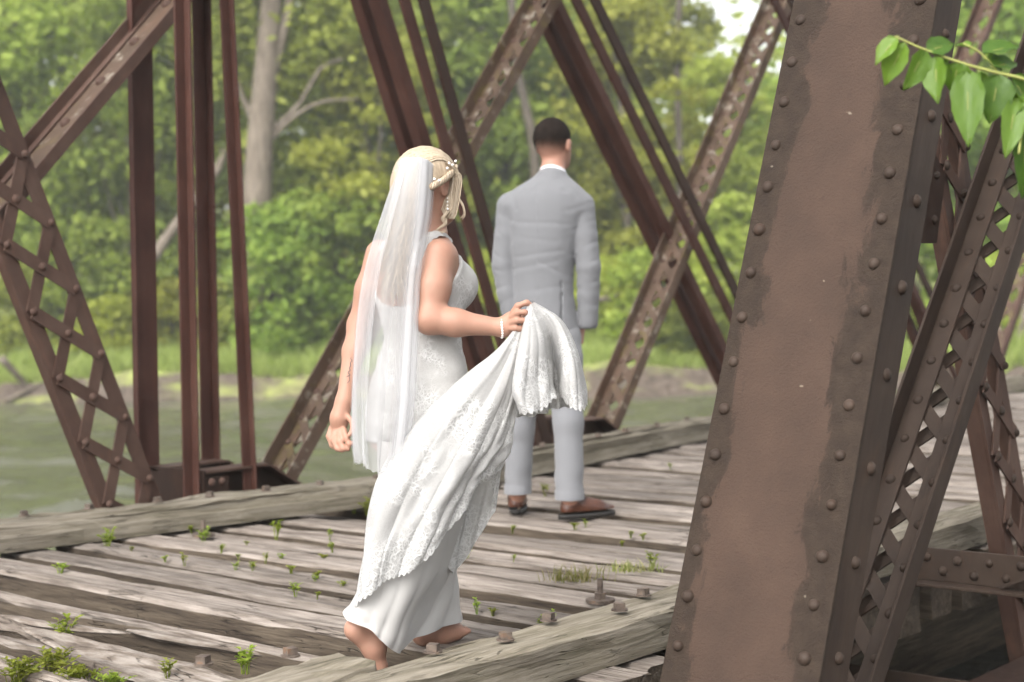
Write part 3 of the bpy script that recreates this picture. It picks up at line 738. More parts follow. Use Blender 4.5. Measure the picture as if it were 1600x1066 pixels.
guard('guard_timber', (6.53, 5.99, HG+.01), (11.0, 6.55, HG+.01), .19, HG+.01, 2, [(k, .0, k*9) for k in (.05, .12, .2, .27, .34, .42, .5, .6, .7, .8, .9)])
guard('guard_timber', (11.02, 6.34, HG), (21, 6.40, HG), .19, HG, 3, [(k/20, 0, k) for k in range(1, 20)])
# near side
n_b = on_z(620, 1033, HG); n_f = on_z(760, 1032, HG)
yb_, yf_ = float(n_b[1]), float(n_f[1]); yc = (yb_+yf_)/2; wn_ = yb_-yf_
NG = guard('guard_timber', (2.9, yc-.005, HG), (6.95, yc+.005, HG), wn_, HG, 5, [])
def nut_at(o, x, y, r):
    P = on_z(x, y, HG); loc = Vector(P)-wloc(o); rz = o.rotation_euler.z
    l = Matrix.Rotation(-rz, 3, 'Z') @ loc; link('bolt', NUT, o, (l.x, l.y, .006), (0, 0, r))
for i, (x, y) in enumerate(((677, 1023), (790, 1004), (857, 973), (968, 957), (1005, 934))): nut_at(NG, x, y, .4+i*.7)
guard('guard_timber', (6.98, yc, HG), (21, yc, HG), wn_, HG, 6, [(k/26, 0, k) for k in range(1, 26)])
e1 = on_z(592, 1038, HG+.02); e0 = on_z(460, 1060, HG+.02)
N1 = guard('guard_timber', (1.2, e1[1]+.085, HG+.02), (e1[0], e1[1]+.085, HG+.02), .17, HG+.02, 7, [])
for i, (x, y) in enumerate(((318, 1054), (454, 1041))): nut_at(N1, x, y, .3+i)
# threaded rods with plate washers standing out of the ties
def rod(x, y, h):
    P = on_z(x, y, 0.0); o = thing('tie_rod', P, '', ''); return o
def rod_mesh(h):
    b = MB(); k = 14; V = [(.052*math.cos(2*PI*j/k), .052*math.sin(2*PI*j/k), z) for z in (0, .012) for j in range(k)]
    b.add(V, [tuple(k+j for j in range(k))]+[(j, (j+1) % k, k+(j+1) % k, k+j) for j in range(k)])
    b.tube([(0, 0, .0121), (0, 0, .0122), (0, 0, .034), (0, 0, .0341)], [.001, .022, .022, .001], 6); b.tube([(0, 0, .03), (0, 0, h)], .011, 10); return mkmesh('tie_rod', b.V, b.F, M['rust'])
for x, y, h in ((938, 941, .085), (318, 838, .075)):
    link('tie_rod', rod_mesh(h), deck, Vector(on_z(x, y, -.005))-wloc(deck))
# stringers below
for y in (3.35, 3.6, 5.4, 5.65):
    timber('stringer', (10, y, -.235), 24, .2, .42, 'stringer', int(y*10), axis='x', nseg=8)
# ================================================================ THE COUPLE
class Vol:
    """signed-distance volume; shapes are blended in and the surface is drawn as one skin"""
    def __init__(s, lo, hi, h, far=.05):
        s.lo = np.array(lo, float); s.h = h; s.n = np.ceil((np.array(hi)-s.lo)/h).astype(int)+1
        s.d = np.full(tuple(s.n), far, np.float32); s.far = far
    def _sub(s, lo, hi, pad):
        a = np.clip(np.floor((np.array(lo)-pad-s.lo)/s.h).astype(int), 0, s.n-1); b = np.clip(np.ceil((np.array(hi)+pad-s.lo)/s.h).astype(int)+1, 1, s.n)
        sl = tuple(slice(i, j) for i, j in zip(a, b))
        g = [s.lo[i]+s.h*np.arange(a[i], b[i], dtype=np.float32) for i in range(3)]
        return sl, g[0][:, None, None], g[1][None, :, None], g[2][None, None, :]
    def _mix(s, sl, e, k, op='u'):
        d = s.d[sl]
        if op == 'u':
            h = np.clip(k-np.abs(d-e), 0, None)/k; s.d[sl] = np.minimum(d, e)-h*h*k*.25
        else:                                             # carve
            h = np.clip(k-np.abs(d+e), 0, None)/k; s.d[sl] = np.maximum(d, -e)+h*h*k*.25
    def cone(s, p, q, r1, r2, k=.015, op='u'):
        p = np.array(p, float); q = np.array(q, float); R = max(r1, r2); pad = s.far+k
        sl, x, y, z = s._sub(np.minimum(p, q)-R, np.maximum(p, q)+R, pad); ba = q-p; L = max(ba@ba, 1e-9)
        t = np.clip(((x-p[0])*ba[0]+(y-p[1])*ba[1]+(z-p[2])*ba[2])/L, 0, 1)
        e = np.sqrt((x-p[0]-t*ba[0])**2+(y-p[1]-t*ba[1])**2+(z-p[2]-t*ba[2])**2)-(r1+(r2-r1)*t)
        s._mix(sl, e.astype(np.float32), k, op); return s
    def chain(s, pts, rad, k=.015):
        for i in range(len(pts)-1): s.cone(pts[i], pts[i+1], rad[i], rad[i+1], k)
        return s
    def ell(s, c, r, axes=None, k=.02, op='u'):
        c = np.array(c, float); r = np.array(r, float); A = np.eye(3) if axes is None else np.array(axes, float)
        R = r.max(); sl, x, y, z = s._sub(c-R, c+R, s.far+k); X = x-c[0]; Y = y-c[1]; Zz = z-c[2]
        l = [(X*A[i][0]+Y*A[i][1]+Zz*A[i][2])/r[i] for i in range(3)]
        k0 = np.sqrt(l[0]**2+l[1]**2+l[2]**2); k1 = np.sqrt((l[0]/r[0])**2+(l[1]/r[1])**2+(l[2]/r[2])**2)+1e-9
        e = np.where(k0 < .05, -r.min(), k0*(k0-1)/k1); s._mix(sl, e.astype(np.float32), k, op); return s
    def stack(s, secs, ax, ay, k=.02):
        """body of elliptical level sections: (centre, half along ax, half along ay)"""
        C = np.array([q[0] for q in secs]); a = np.array([q[1] for q in secs]); b = np.array([q[2] for q in secs])
        o = np.argsort(C[:, 2]); C = C[o]; a = a[o]; b = b[o]; R = max(a.max(), b.max())
        sl, x, y, z = s._sub(C.min(0)-[R, R, 0], C.max(0)+[R, R, 0], s.far+k); zz = z.ravel()
        # smooth interpolation of the sections
        zi = np.linspace(C[0, 2], C[-1, 2], 60)
        def sm(v):
            w = np.interp(zi, C[:, 2], v); ke = np.array([1, 2, 3, 2, 1.])/9; return np.convolve(np.pad(w, 2, mode='edge'), ke, 'valid')
        f = lambda v: np.interp(zz, zi, sm(v))[None, None, :].astype(np.float32)
        cx, cy, A, B = f(C[:, 0]), f(C[:, 1]), f(a), f(b); X = x-cx; Y = y-cy
        u = (X*ax[0]+Y*ax[1])/A; v = (X*ay[0]+Y*ay[1])/B; k0 = np.sqrt(u*u+v*v)+1e-6; k1 = np.sqrt((u/A)**2+(v/B)**2)+1e-6
        e = np.maximum(k0*(k0-1)/k1, np.maximum(C[0, 2]-z, z-C[-1, 2])); s._mix(sl, e.astype(np.float32), k); return s
    def grid(s): return [s.lo[i]+s.h*np.arange(s.n[i]) for i in range(3)]
    def points(s):
        g = s.grid(); return g[0][:, None, None], g[1][None, :, None], g[2][None, None, :]
    def mesh(s):
        d = s.d.copy()
        for ax in range(3):                               # closed at the box walls
            i = [slice(None)]*3
            for e in (0, -1): i[ax] = e; d[tuple(i)] = s.far
        return surface(d, s.lo, s.h)
def surface(d, lo, h):
    """naive surface nets"""
    ins = d < 0; c = np.zeros(tuple(np.array(d.shape)-1), np.int8)
    for i in (0, 1):
        for j in (0, 1):
            for k in (0, 1): c += ins[i:d.shape[0]-1+i, j:d.shape[1]-1+j, k:d.shape[2]-1+k]
    act = (c > 0) & (c < 8); idx = np.argwhere(act); num = -np.ones(c.shape, np.int64); num[act] = np.arange(len(idx))
    cor = [(i, j, k) for i in (0, 1) for j in (0, 1) for k in (0, 1)]
    val = np.stack([d[idx[:, 0]+a, idx[:, 1]+b, idx[:, 2]+e] for a, b, e in cor], 1)
    acc = np.zeros((len(idx), 3)); cnt = np.zeros(len(idx))
    for p in range(8):
        for q in range(p+1, 8):
            if sum(abs(x-y) for x, y in zip(cor[p], cor[q])) != 1: continue
            v0 = val[:, p]; v1 = val[:, q]; m_ = (v0 < 0) != (v1 < 0); t = np.where(m_, v0/np.where(m_, v0-v1, 1), 0)
            acc += np.where(m_[:, None], np.array(cor[p])+t[:, None]*(np.array(cor[q])-np.array(cor[p])), 0); cnt += m_
    V = lo + h*(idx + acc/cnt[:, None]); F = []
    for ax in range(3):
        sl0 = [slice(1, -1)]*3; sl1 = [slice(1, -1)]*3; sl0[ax] = slice(0, -1); sl1[ax] = slice(1, None)
        a = ins[tuple(sl0)]; b = ins[tuple(sl1)]; b_, e_ = (ax+1) % 3, (ax+2) % 3
        for flip, mask in ((False, a & ~b), (True, ~a & b)):
            q = np.argwhere(mask)
            if not len(q): continue
            off = np.ones(3, int); off[ax] = 0; q = q+off
            def cell(db, de):
                r = q.copy(); r[:, b_] += db; r[:, e_] += de; return num[r[:, 0], r[:, 1], r[:, 2]]
            f = np.stack([cell(-1, -1), cell(0, -1), cell(0, 0), cell(-1, 0)], 1); F.append(f[:, ::-1] if flip else f)
    F = np.concatenate(F); F = F[(F >= 0).all(1)]
    return V, F
def relax(V, F, n=2, lam=.5):
    e = np.concatenate([F[:, [0, 1]], F[:, [1, 2]], F[:, [2, 3]], F[:, [3, 0]]]); e = np.concatenate([e, e[:, ::-1]])
    cnt = np.bincount(e[:, 0], minlength=len(V))[:, None]
    for _ in range(n):
        s = np.stack([np.bincount(e[:, 0], V[e[:, 1], k], minlength=len(V)) for k in range(3)], 1); V = V+lam*(s/np.maximum(cnt, 1)-V)
    return V
def n3(P, sc, seed=0):
    """cheap smooth 3-d noise in -1..1"""
    r = np.random.default_rng(seed); out = np.zeros(len(P))
    for i in range(5):
        d = r.normal(size=3); d /= np.linalg.norm(d); out += np.sin(P@d*sc*(.7+.6*r.random())+r.random()*6.28 + 1.3*np.sin(P@np.roll(d, 1)*sc*.5+i))
    return out/5
# ---------------------------------------------------------------- materials of skin and cloth
def mat_skin(name, c1, c2):
    t = NT(name); v = t.coord('Object'); a = t.noise(v, 18, 4, .6); f = t.noise(v, 400, 2, .5)
    b = t.noise(v, 70, 3, .6); red = t.mix(t.ramp(b, [(.45, (0,)*3), (.75, (.30,)*3)]), t.mix(a, c1, c2), (c2[0]*1.02, c2[1]*.78, c2[2]*.75)); return t.done(red, .5, t.bump(f, .25, .0012), Specular_IOR_Level=.3)
M['skin'] = mat_skin('fair tanned skin', (.31, .17, .118), (.37, .205, .145))
M['skin_g'] = mat_skin('fair skin', (.33, .175, .125), (.39, .21, .15))
def mat_cloth(name, col, scale=900, bump=.15, rough=.85, trans=0., sheen=.2):
    t = NT(name); v = t.coord('Object'); w = t.noise(v, scale, 2, .5); a = t.noise(v, 9, 3)
    c = t.mix(t.math('MULTIPLY', w, .35), col, tuple(x*.82 for x in col)); c = t.mix(t.math('MULTIPLY', a, .25), c, tuple(x*.9 for x in col))
    t.done(c, rough, t.bump(w, bump, .001), Sheen_Weight=sheen, Specular_IOR_Level=.2)
    if trans:
        tr = t.n('BsdfTranslucent'); t.l(c, tr.inputs[0]); mx = t.n('MixShader'); mx.inputs[0].default_value = trans
        t.l(t.b.outputs[0], mx.inputs[1]); t.l(tr.outputs[0], mx.inputs[2]); t.l(mx.outputs[0], t.out.inputs[0])
    return t.m
M['suit'] = mat_cloth('light grey suit wool', (.158, .159, .166), 700, .2)
M['trouser'] = mat_cloth('pale grey trouser wool', (.19, .191, .20), 700, .2)
M['shirt'] = mat_cloth('white shirt cotton', (.66, .66, .68))
M['satin'] = mat_cloth('ivory skirt lining', (.50, .485, .465), 500, .05, .55, .18)
def mat_lace(name, base, dense=.5, trans=.2, alpha=1.):
    """tulle with raised floral cord work"""
    t = NT(name); v = t.coord('Object')
    d = t.n('TexNoise'); d.inputs['Scale'].default_value = 14; t.l(v, d.inputs['Vector'])
    ad = t.n('VectorMath', operation='MULTIPLY_ADD'); ad.inputs[1].default_value = (.07,)*3; t.l(d.outputs['Color'], ad.inputs[0]); t.l(v, ad.inputs[2])
    vo = t.n('TexVoronoi', feature='DISTANCE_TO_EDGE'); vo.inputs['Scale'].default_value = 44; t.l(ad.outputs[0], vo.inputs['Vector'])
    vo2 = t.n('TexVoronoi', feature='DISTANCE_TO_EDGE'); vo2.inputs['Scale'].default_value = 120; t.l(ad.outputs[0], vo2.inputs['Vector'])
    cord = t.ramp(vo.outputs['Distance'], [(.03, (1,)*3), (.10, (0,)*3)]); cord2 = t.ramp(vo2.outputs['Distance'], [(.05, (1,)*3), (.16, (0,)*3)])
    at = t.n('Attribute'); at.attribute_name = 'hem'
    patch = t.math('MAXIMUM', t.ramp(t.noise(v, 7.5, 3, .6), [(.47, (0,)*3), (.58, (1,)*3)]), t.ramp(t.math('ADD', at.outputs['Fac'], t.math('MULTIPLY', t.noise(v, 16, 2), .12)), [(.80, (0,)*3), (.90, (1,)*3)]))
    k = t.math('MULTIPLY', t.math('MAXIMUM', t.math('MULTIPLY', cord, .9), t.math('MULTIPLY', cord2, .7)), t.math('ADD', t.math('MULTIPLY', patch, .85), .12))
    col = t.mix(t.math('MULTIPLY', k, dense), base, (.72, .715, .70))
    t.done(col, .7, t.bump(k, .6, .0035), Sheen_Weight=.2, Specular_IOR_Level=.25)
    tr = t.n('BsdfTranslucent'); t.l(col, tr.inputs[0]); mx = t.n('MixShader'); mx.inputs[0].default_value = trans
    t.l(t.b.outputs[0], mx.inputs[1]); t.l(tr.outputs[0], mx.inputs[2]); last = mx
    if alpha < 1:
        tp = t.n('BsdfTransparent'); m2 = t.n('MixShader'); t.l(t.math('ADD', t.math('MULTIPLY', k, 1-alpha), alpha), m2.inputs[0])
        t.l(tp.outputs[0], m2.inputs[1]); t.l(mx.outputs[0], m2.inputs[2]); last = m2
    t.l(last.outputs[0], t.out.inputs[0]); return t.m
M['lace'] = mat_lace('ivory lace', (.45, .438, .42), .9)
M['lace_train'] = mat_lace('ivory lace train', (.46, .45, .437), .9, .3, .9)
def mat_veil():
    t = NT('white tulle veil'); t.done((.7, .7, .71), .8, Specular_IOR_Level=.1)
    tr = t.n('BsdfTranslucent'); tr.inputs[0].default_value = (.7, .7, .71, 1); mx = t.n('MixShader'); mx.inputs[0].default_value = .5
    tp = t.n('BsdfTransparent'); m2 = t.n('MixShader'); at = t.n('Attribute'); at.attribute_name = 'dens'; t.l(t.math('MULTIPLY', at.outputs['Fac'], .40), m2.inputs[0])
    t.l(t.b.outputs[0], mx.inputs[1]); t.l(tr.outputs[0], mx.inputs[2]); t.l(tp.outputs[0], m2.inputs[1]); t.l(mx.outputs[0], m2.inputs[2]); t.l(m2.outputs[0], t.out.inputs[0]); return t.m
M['veil'] = mat_veil()
def mat_hair(name, a, b, c, sc=(60, 60, 6)):
    t = NT(name); g = t.n('NewGeometry'); v = t.coord('Object', sc); n = t.noise(v, 1.5, 4, .6)
    col = t.mix(g.outputs['Random Per Island'], t.ramp(n, [(.3, a), (.6, b)]), c)
    return t.done(col, .42, t.bump(n, .5, .004), Specular_IOR_Level=.45)
M['blonde'] = mat_hair('blonde hair', (.24, .175, .115), (.42, .325, .225), (.52, .43, .32))
def mat_short_hair():
    t = NT('short dark hair with faded sides'); v = t.coord('Object'); c = t.n('TexCoord'); sx = t.n('SeparateXYZ'); t.l(c.outputs['Object'], sx.inputs[0])
    n = t.noise(v, 420, 3, .7); n2 = t.noise(v, 60, 3, .6)
    t.done(t.ramp(n2, [(.3, (.010, .007, .0055)), (.7, (.022, .015, .012))]), .8, t.bump(n, 1., .006), Specular_IOR_Level=.12)
    fac = t.math('ADD', t.math('MULTIPLY', t.math('ADD', sx.outputs[2], .085), 13), t.math('MULTIPLY', t.math('ADD', n, -.5), 2.2), True)
    tp = t.n('BsdfTransparent'); mx = t.n('MixShader'); t.l(fac, mx.inputs[0]); t.l(tp.outputs[0], mx.inputs[1]); t.l(t.b.outputs[0], mx.inputs[2]); t.l(mx.outputs[0], t.out.inputs[0]); return t.m
M['brown_hair'] = mat_short_hair()
t = NT('tan leather'); v = t.coord('Object'); M['leather'] = t.done(t.ramp(t.noise(v, 14, 4), [(.3, lin(62,36,26)), (.7, lin(94,58,42))]), .32, t.bump(t.noise(v, 160, 2), .12, .002))
t = NT('dark shoe sole'); M['sole'] = t.done((.025, .022, .02), .6)
t = NT('pearl'); M['pearl'] = t.done((.78, .75, .72), .22, Specular_IOR_Level=.6)
t = NT('faded ink'); M['ink'] = t.done((.05, .045, .05), .7)
def sphere_into(mb, c, r, k=8, rings=5):
    V = [np.array(c)+[0, 0, -r]]; F = []
    for i in range(1, rings):
        a = PI*i/rings-PI/2
        V += [np.array(c)+[r*math.cos(a)*math.cos(2*PI*j/k), r*math.cos(a)*math.sin(2*PI*j/k), r*math.sin(a)] for j in range(k)]
    V.append(np.array(c)+[0, 0, r]); n = len(V)-1
    F += [(0, 1+(j+1) % k, 1+j) for j in range(k)]
    for i in range(rings-2): F += [(1+i*k+j, 1+i*k+(j+1) % k, 1+(i+1)*k+(j+1) % k, 1+(i+1)*k+j) for j in range(k)]
    F += [(n, 1+(rings-2)*k+j, 1+(rings-2)*k+(j+1) % k) for j in range(k)]; mb.add(V, F)
def gridmesh(P):
    """P[nu][nv][3] -> verts, quads"""
    nu, nv = P.shape[:2]; I = np.arange(nu*nv).reshape(nu, nv)
    return P.reshape(-1, 3), np.stack([I[:-1, :-1], I[1:, :-1], I[1:, 1:], I[:-1, 1:]], -1).reshape(-1, 4)
def hem_attr(o, nu, nv):
    a = o.data.attributes.new('hem', 'FLOAT', 'POINT'); a.data.foreach_set('value', np.tile(np.linspace(0, 1, nv), nu).astype(np.float32)); return o
def fan(curves, nu, nv):
    """surface through a family of pixel curves [(x,y,t)...]"""
    C = np.stack([smoothcurve([pix(*p) for p in c], nv) for c in curves])          # k,nv,3
    return np.stack([smoothcurve(C[:, j], nu) for j in range(nv)], 1)               # nu,nv,3
def fold(P, wave, amp):
    """push a grid surface along its normal by wave(u,v)*amp"""
    du = np.gradient(P, axis=0); dv = np.gradient(P, axis=1); N = np.cross(du, dv); N /= np.linalg.norm(N, axis=2)[..., None]+1e-9
    nu, nv = P.shape[:2]; U, Vv = np.meshgrid(np.linspace(0, 1, nu), np.linspace(0, 1, nv), indexing='ij')
    return P + N*(wave(U, Vv)*amp)[..., None]
# ---------------------------------------------------------------- the bride
def build_bride():
    b = pix; FX = np.array([1., 0, 0]); FY = np.array([0, 1., 0])
    base = on_z(660, 1005, 0.0)
    root = thing('person', base, 'barefoot bride in white lace gown and long veil, lifting her train in her right hand', 'person')
    # head frame
    hf = RT*.74+DP*.67; hf /= np.linalg.norm(hf); hr = np.cross(hf, UP); hu = UP
    hc = b(671, 289, 5.12); HA = [hf, hr, hu]
    def hp(f, r, u): return hc+hf*f+hr*r+hu*u
    secs = [(b(664, 366, 5.12), .05, .06), (b(656, 380, 5.12), .068, .12), (b(650, 396, 5.12), .083, .158), (b(650, 425, 5.12), .10, .155), (b(652, 455, 5.12), .105, .145),
            (b(656, 490, 5.12), .098, .130), (b(660, 528, 5.12), .090, .118), (b(657, 570, 5.12), .108, .146), (b(653, 615, 5.12), .122, .165), (b(650, 665, 5.12), .122, .17), (b(650, 700, 5.12), .11, .16)]
    lo = np.array([pix(500, 1070, 5.1).min(), 0, 0]); 
    V8 = np.array([b(x, y, t) for x in (495, 850) for y in (215, 1066) for t in (4.8, 5.5)]); lo = V8.min(0)-.03; hi = V8.max(0)+.03; lo[2] = -.05
    vol = Vol(lo, hi, .0042, .03)
    vol.stack(secs, FX, FY, .03)
    for sg in (-1, 1): vol.ell(b(656, 447, 5.12)+FX*.085+FY*sg*.068, (.052, .056, .056), k=.06)
    vol.cone(b(664, 378, 5.12), b(675, 325, 5.12), .054, .048, .04)
    vol.ell(hc+hu*.005-hf*.01, (.094, .074, .098), HA, .02); vol.ell(hp(.035, 0, -.055), (.055, .055, .062), HA, .03); vol.ell(hp(.06, 0, -.09), (.026, .026, .022), HA, .03)
    vol.cone(hp(.088, 0, .005), hp(.108, 0, -.028), .008, .012, .012); vol.ell(hp(.092, 0, -.058), (.012, .024, .010), HA, .012)
    for sg in (-1, 1):
        vol.ell(hp(.078, sg*.032, .004), (.016, .017, .012), HA, .008); vol.ell(hp(-.004, sg*.077, -.012), (.017, .008, .029), HA, .006); vol.ell(hp(.004, sg*.082, -.012), (.008, .006, .016), HA, .005, 'c')
    # right arm, holding the train
    sh, el, wr = b(684, 400, 5.02), b(671, 500, 4.955), b(787, 512, 4.95)
    vol.chain([sh, (sh+el)/2+DP*-.005, el], [.051, .047, .040], .03); vol.chain([el, el*.65+wr*.35, wr], [.040, .0385, .0245], .025)
    vol.ell(b(801, 503, 4.945), (.030, .017, .030), [RT, DP, UP], .02); vol.cone(wr, b(800, 502, 4.945), .026, .022, .02)
    R_ = .0092
    for pts in ([(802, 487, 4.925), (809, 478, 4.915), (823, 473, 4.912), (833, 479, 4.918)], [(800, 495, 4.918), (808, 489, 4.905), (820, 488, 4.905), (827, 493, 4.915)],
                [(799, 504, 4.918), (808, 501, 4.905), (817, 501, 4.907), (820, 507, 4.918)], [(798, 513, 4.923), (806, 513, 4.912), (813, 514, 4.915), (813, 519, 4.925)],
                [(797, 505, 4.965), (812, 500, 4.972), (825, 489, 4.958), (832, 483, 4.94)]):
        vol.chain([b(*p) for p in pts], [R_, R_, R_*.92, R_*.8], .006); 
    # left arm, hanging
    sh2, el2, wr2 = b(594, 398, 5.23), b(561, 508, 5.25), b(538, 628, 5.16)
    vol.chain([sh2, (sh2+el2)/2, el2], [.047, .041, .035], .03); vol.chain([el2, el2*.65+wr2*.35, wr2], [.035, .0345, .0245], .02)
    vol.ell(b(530, 658, 5.15), (.028, .018, .040), [RT, DP, UP], .02); vol.cone(wr2, b(531, 652, 5.15), .026, .025, .02)
    for pts in ([(518, 668, 5.16), (514, 682, 5.15), (519, 696, 5.14), (526, 701, 5.13)], [(524, 674, 5.145), (521, 688, 5.13), (527, 701, 5.12), (534, 704, 5.115)],
                [(531, 675, 5.135), (531, 690, 5.12), (537, 701, 5.11), (544, 702, 5.11)], [(538, 672, 5.13), (541, 685, 5.115), (546, 694, 5.11), (551, 693, 5.11)],
                [(541, 648, 5.14), (551, 660, 5.12), (551, 673, 5.11), (546, 680, 5.105)]):
        vol.chain([b(*p) for p in pts], [R_, R_, R_*.9, R_*.78], .006)
    # legs and bare feet
    vol.chain([b(632, 650, 5.15), b(632, 800, 5.05), b(581, 952, 4.955)], [.085, .058, .036], .03)
    vol.chain([b(580, 950, 4.955), b(557, 983, 4.93)], [.036, .032], .02); vol.chain([b(556, 984, 4.93), b(582, 1015, 4.945), b(594, 1040, 4.955)], [.031, .027, .024], .02); vol.chain([b(580, 955, 4.955), b(590, 1008, 4.95)], [.034, .026], .03)
    for k in range(5): vol.chain([b(588+k*2.2, 1036, 4.94+.012*k), b(596+k*1.5, 1047, 4.945+.012*k), b(601+k*1.2, 1049, 4.955+.012*k)], [.011, .0095, .0085], .006)
    vol.chain([b(668, 650, 5.12), b(690, 800, 5.15), b(668, 950, 5.25)], [.085, .058, .037], .03)
    vol.chain([b(667, 950, 5.25), b(662, 992, 5.25)], [.036, .031], .02); vol.chain([b(661, 990, 5.25), b(690, 992, 5.285), b(716, 988, 5.32)], [.030, .026, .022], .03); vol.chain([b(668, 962, 5.25), b(706, 983, 5.31)], [.033, .024], .03)
    for k in range(5): vol.chain([b(713+k*1.0, 987-k*.7, 5.300+.011*k), b(725-k*.6, 988-k*1.1, 5.312+.012*k), b(732-k*1.2, 986-k*1.1, 5.318+.012*k)], [.012-.0008*k, .0105-.0008*k, .0095-.0008*k], .006)
    V, F = vol.mesh(); body = wobj('body', relax(V, F, 1, .4), F, M['skin'], root, True)
    # bodice and hip of the gown: the torso a little larger, cut to the neckline
    vb = Vol(lo, hi, .005, .03); vb.stack(secs, FX, FY, .03)
    for sg in (-1, 1): vb.ell(b(656, 447, 5.12)+FX*.085+FY*sg*.068, (.052, .056, .056), k=.06)
    vb.d -= .009; x, y, z = vb.points(); c = b(652, 455, 5.12)
    zb = float(b(652, 478, 5.12)[2]); zf = float(b(652, 398, 5.12)[2])
    fr = np.clip((x-c[0]+.10)/.16, 0, 1); cutz = zb+(zf-zb)*fr; side = np.abs(y-c[1]); cutz = cutz - np.where(side > .10, (side-.10)*.25, 0)
    vb.d = np.maximum(vb.d, (z-cutz).astype(np.float32)); vb.d = np.maximum(vb.d, (float(b(650, 690, 5.12)[2])-z).astype(np.float32))
    vb.cone(sh-FY*.02, sh2*.5+sh*.5, .001, .001, .001) if False else None
    V, F = vb.mesh(); V = relax(V, F, 2)
    ru = n3(V*np.array([1, 1, 3.2]), 42, 3); N_ = V-np.array([c[0], c[1], 0])*[1, 1, 0]-V*[0, 0, 1]; N_ /= np.linalg.norm(N_, axis=1)[:, None]+1e-9
    V = V+N_*(ru*.004*np.clip((float(b(650, 500, 5.12)[2])-V[:, 2])/.08, .15, 1))[:, None]
    wobj('bodice', V, F, M['lace'], root, True)
    # lace strap over the right shoulder
    st_ = smoothcurve([b(650, 420, 4.99), b(655, 396, 4.985), b(664, 377, 5.0), b(678, 366, 5.03), b(694, 367, 5.08), b(706, 382, 5.10)], 26); P = []
    for i, p in enumerate(st_): 
        tdir = st_[min(i+1, 25)]-st_[max(i-1, 0)]; tdir /= np.linalg.norm(tdir); wd = np.cross(tdir, np.array([-.3, -.5, .8])); wd /= np.linalg.norm(wd)
        w = .017+.003*math.sin(i*1.9); P.append([p+wd*w*q + np.array([-.25, -.5, .75])*.008*(1-q*q) for q in (-1, -.5, 0, .5, 1)])
    wobj('shoulder_strap', *gridmesh(np.array(P)), M['lace'], root, True)
    st2 = smoothcurve([b(590, 425, 5.17), b(594, 396, 5.17), b(606, 378, 5.18), b(625, 374, 5.22)], 16); V, F = tube(st2, .014, 8, flat=.5); wobj('shoulder_strap', V, F, M['lace'], root, True)
    # lining of the skirt
    rings = [[(588, 690, 5.1), (600, 690, 5.0), (640, 695, 4.95), (690, 690, 4.98), (722, 680, 5.1), (726, 670, 5.2), (705, 665, 5.27), (660, 665, 5.3), (620, 670, 5.28), (595, 680, 5.2)],
             [(592, 800, 5.05), (604, 800, 4.95), (640, 805, 4.90), (690, 800, 4.96), (726, 795, 5.08), (732, 790, 5.2), (712, 780, 5.28), (660, 775, 5.3), (620, 780, 5.25), (598, 790, 5.15)],
             [(584, 880, 5.0), (600, 885, 4.89), (640, 890, 4.88), (680, 885, 4.97), (708, 880, 5.12), (716, 870, 5.24), (700, 865, 5.33), (655, 860, 5.33), (615, 865, 5.22), (592, 872, 5.1)],
             [(554, 942, 4.93), (584, 955, 4.85), (618, 965, 4.87), (645, 960, 4.95), (680, 945, 5.12), (714, 930, 5.24), (705, 925, 5.36), (660, 925, 5.38), (606, 928, 5.22), (562, 932, 5.06)],
             [(538, 967, 4.92), (579, 985, 4.84), (602, 1008, 4.87), (629, 1021, 4.93), (655, 994, 5.06), (712, 975, 5.24), (712, 966, 5.38), (660, 965, 5.42), (600, 962, 5.2), (548, 955, 5.04)]]
    G = []
    for rg in rings:
        q = [pix(*p) for p in rg]; q = q[-2:]+q+q[:3]; cc = smoothcurve(q, 15*12-11); G.append(cc[24:24+121])
    G = np.array(G); G = np.stack([smoothcurve(G[:, j], 56) for j in range(121)], 0)      # around, down
    G[-1] = G[0]
    fw = lambda U, W: (W**1.2)*(np.sin(U*2*PI*6+2.5*W+1.2*np.sin(U*2*PI*2))*.6+(1-np.abs(np.sin(U*PI*13+1+2*W))**.6*1.5)*.45+np.sin(W*21+U*17)*.12)
    G = fold(G, fw, .016); G[-1] = G[0]; wobj('skirt_lining', *gridmesh(G), M['satin'], root, True)
    # train, gathered from the hip and hem up into the right hand
    H = (823, 486, 4.925)
    cur = [[H, (790, 530, 4.99), (738, 586, 5.05), (652, 678, 5.10), (598, 748, 5.13), (580, 850, 5.13), (560, 930, 5.10)],
           [H, (783, 540, 4.93), (725, 590, 4.94), (641, 675, 4.93), (589, 745, 4.93), (568, 850, 4.92), (549, 945, 4.92)],
           [H, (780, 558, 4.89), (708, 645, 4.87), (650, 725, 4.85), (607, 800, 4.84), (583, 870, 4.83), (572, 935, 4.83)],
           [H, (784, 575, 4.885), (722, 672, 4.86), (676, 740, 4.84), (640, 800, 4.83), (616, 850, 4.82), (602, 906, 4.82)],
           [H, (790, 588, 4.885), (738, 690, 4.86), (702, 750, 4.845), (674, 800, 4.84), (652, 850, 4.83), (640, 892, 4.83)],
           [H, (797, 600, 4.89), (760, 690, 4.87), (735, 735, 4.86), (712, 775, 4.86), (692, 820, 4.86), (680, 852, 4.86)],
           [H, (803, 608, 4.90), (778, 685, 4.89), (764, 715, 4.89), (754, 738, 4.89), (745, 760, 4.89), (738, 783, 4.90)],
           [H, (808, 600, 4.92), (801, 640, 4.93), (798, 665, 4.94), (795, 690, 4.95), (790, 708, 4.96), (786, 724, 4.97)]]
    G = fan(cur, 200, 110)
    def ridge(x): return 1-np.abs(np.sin(x))**.7*1.6
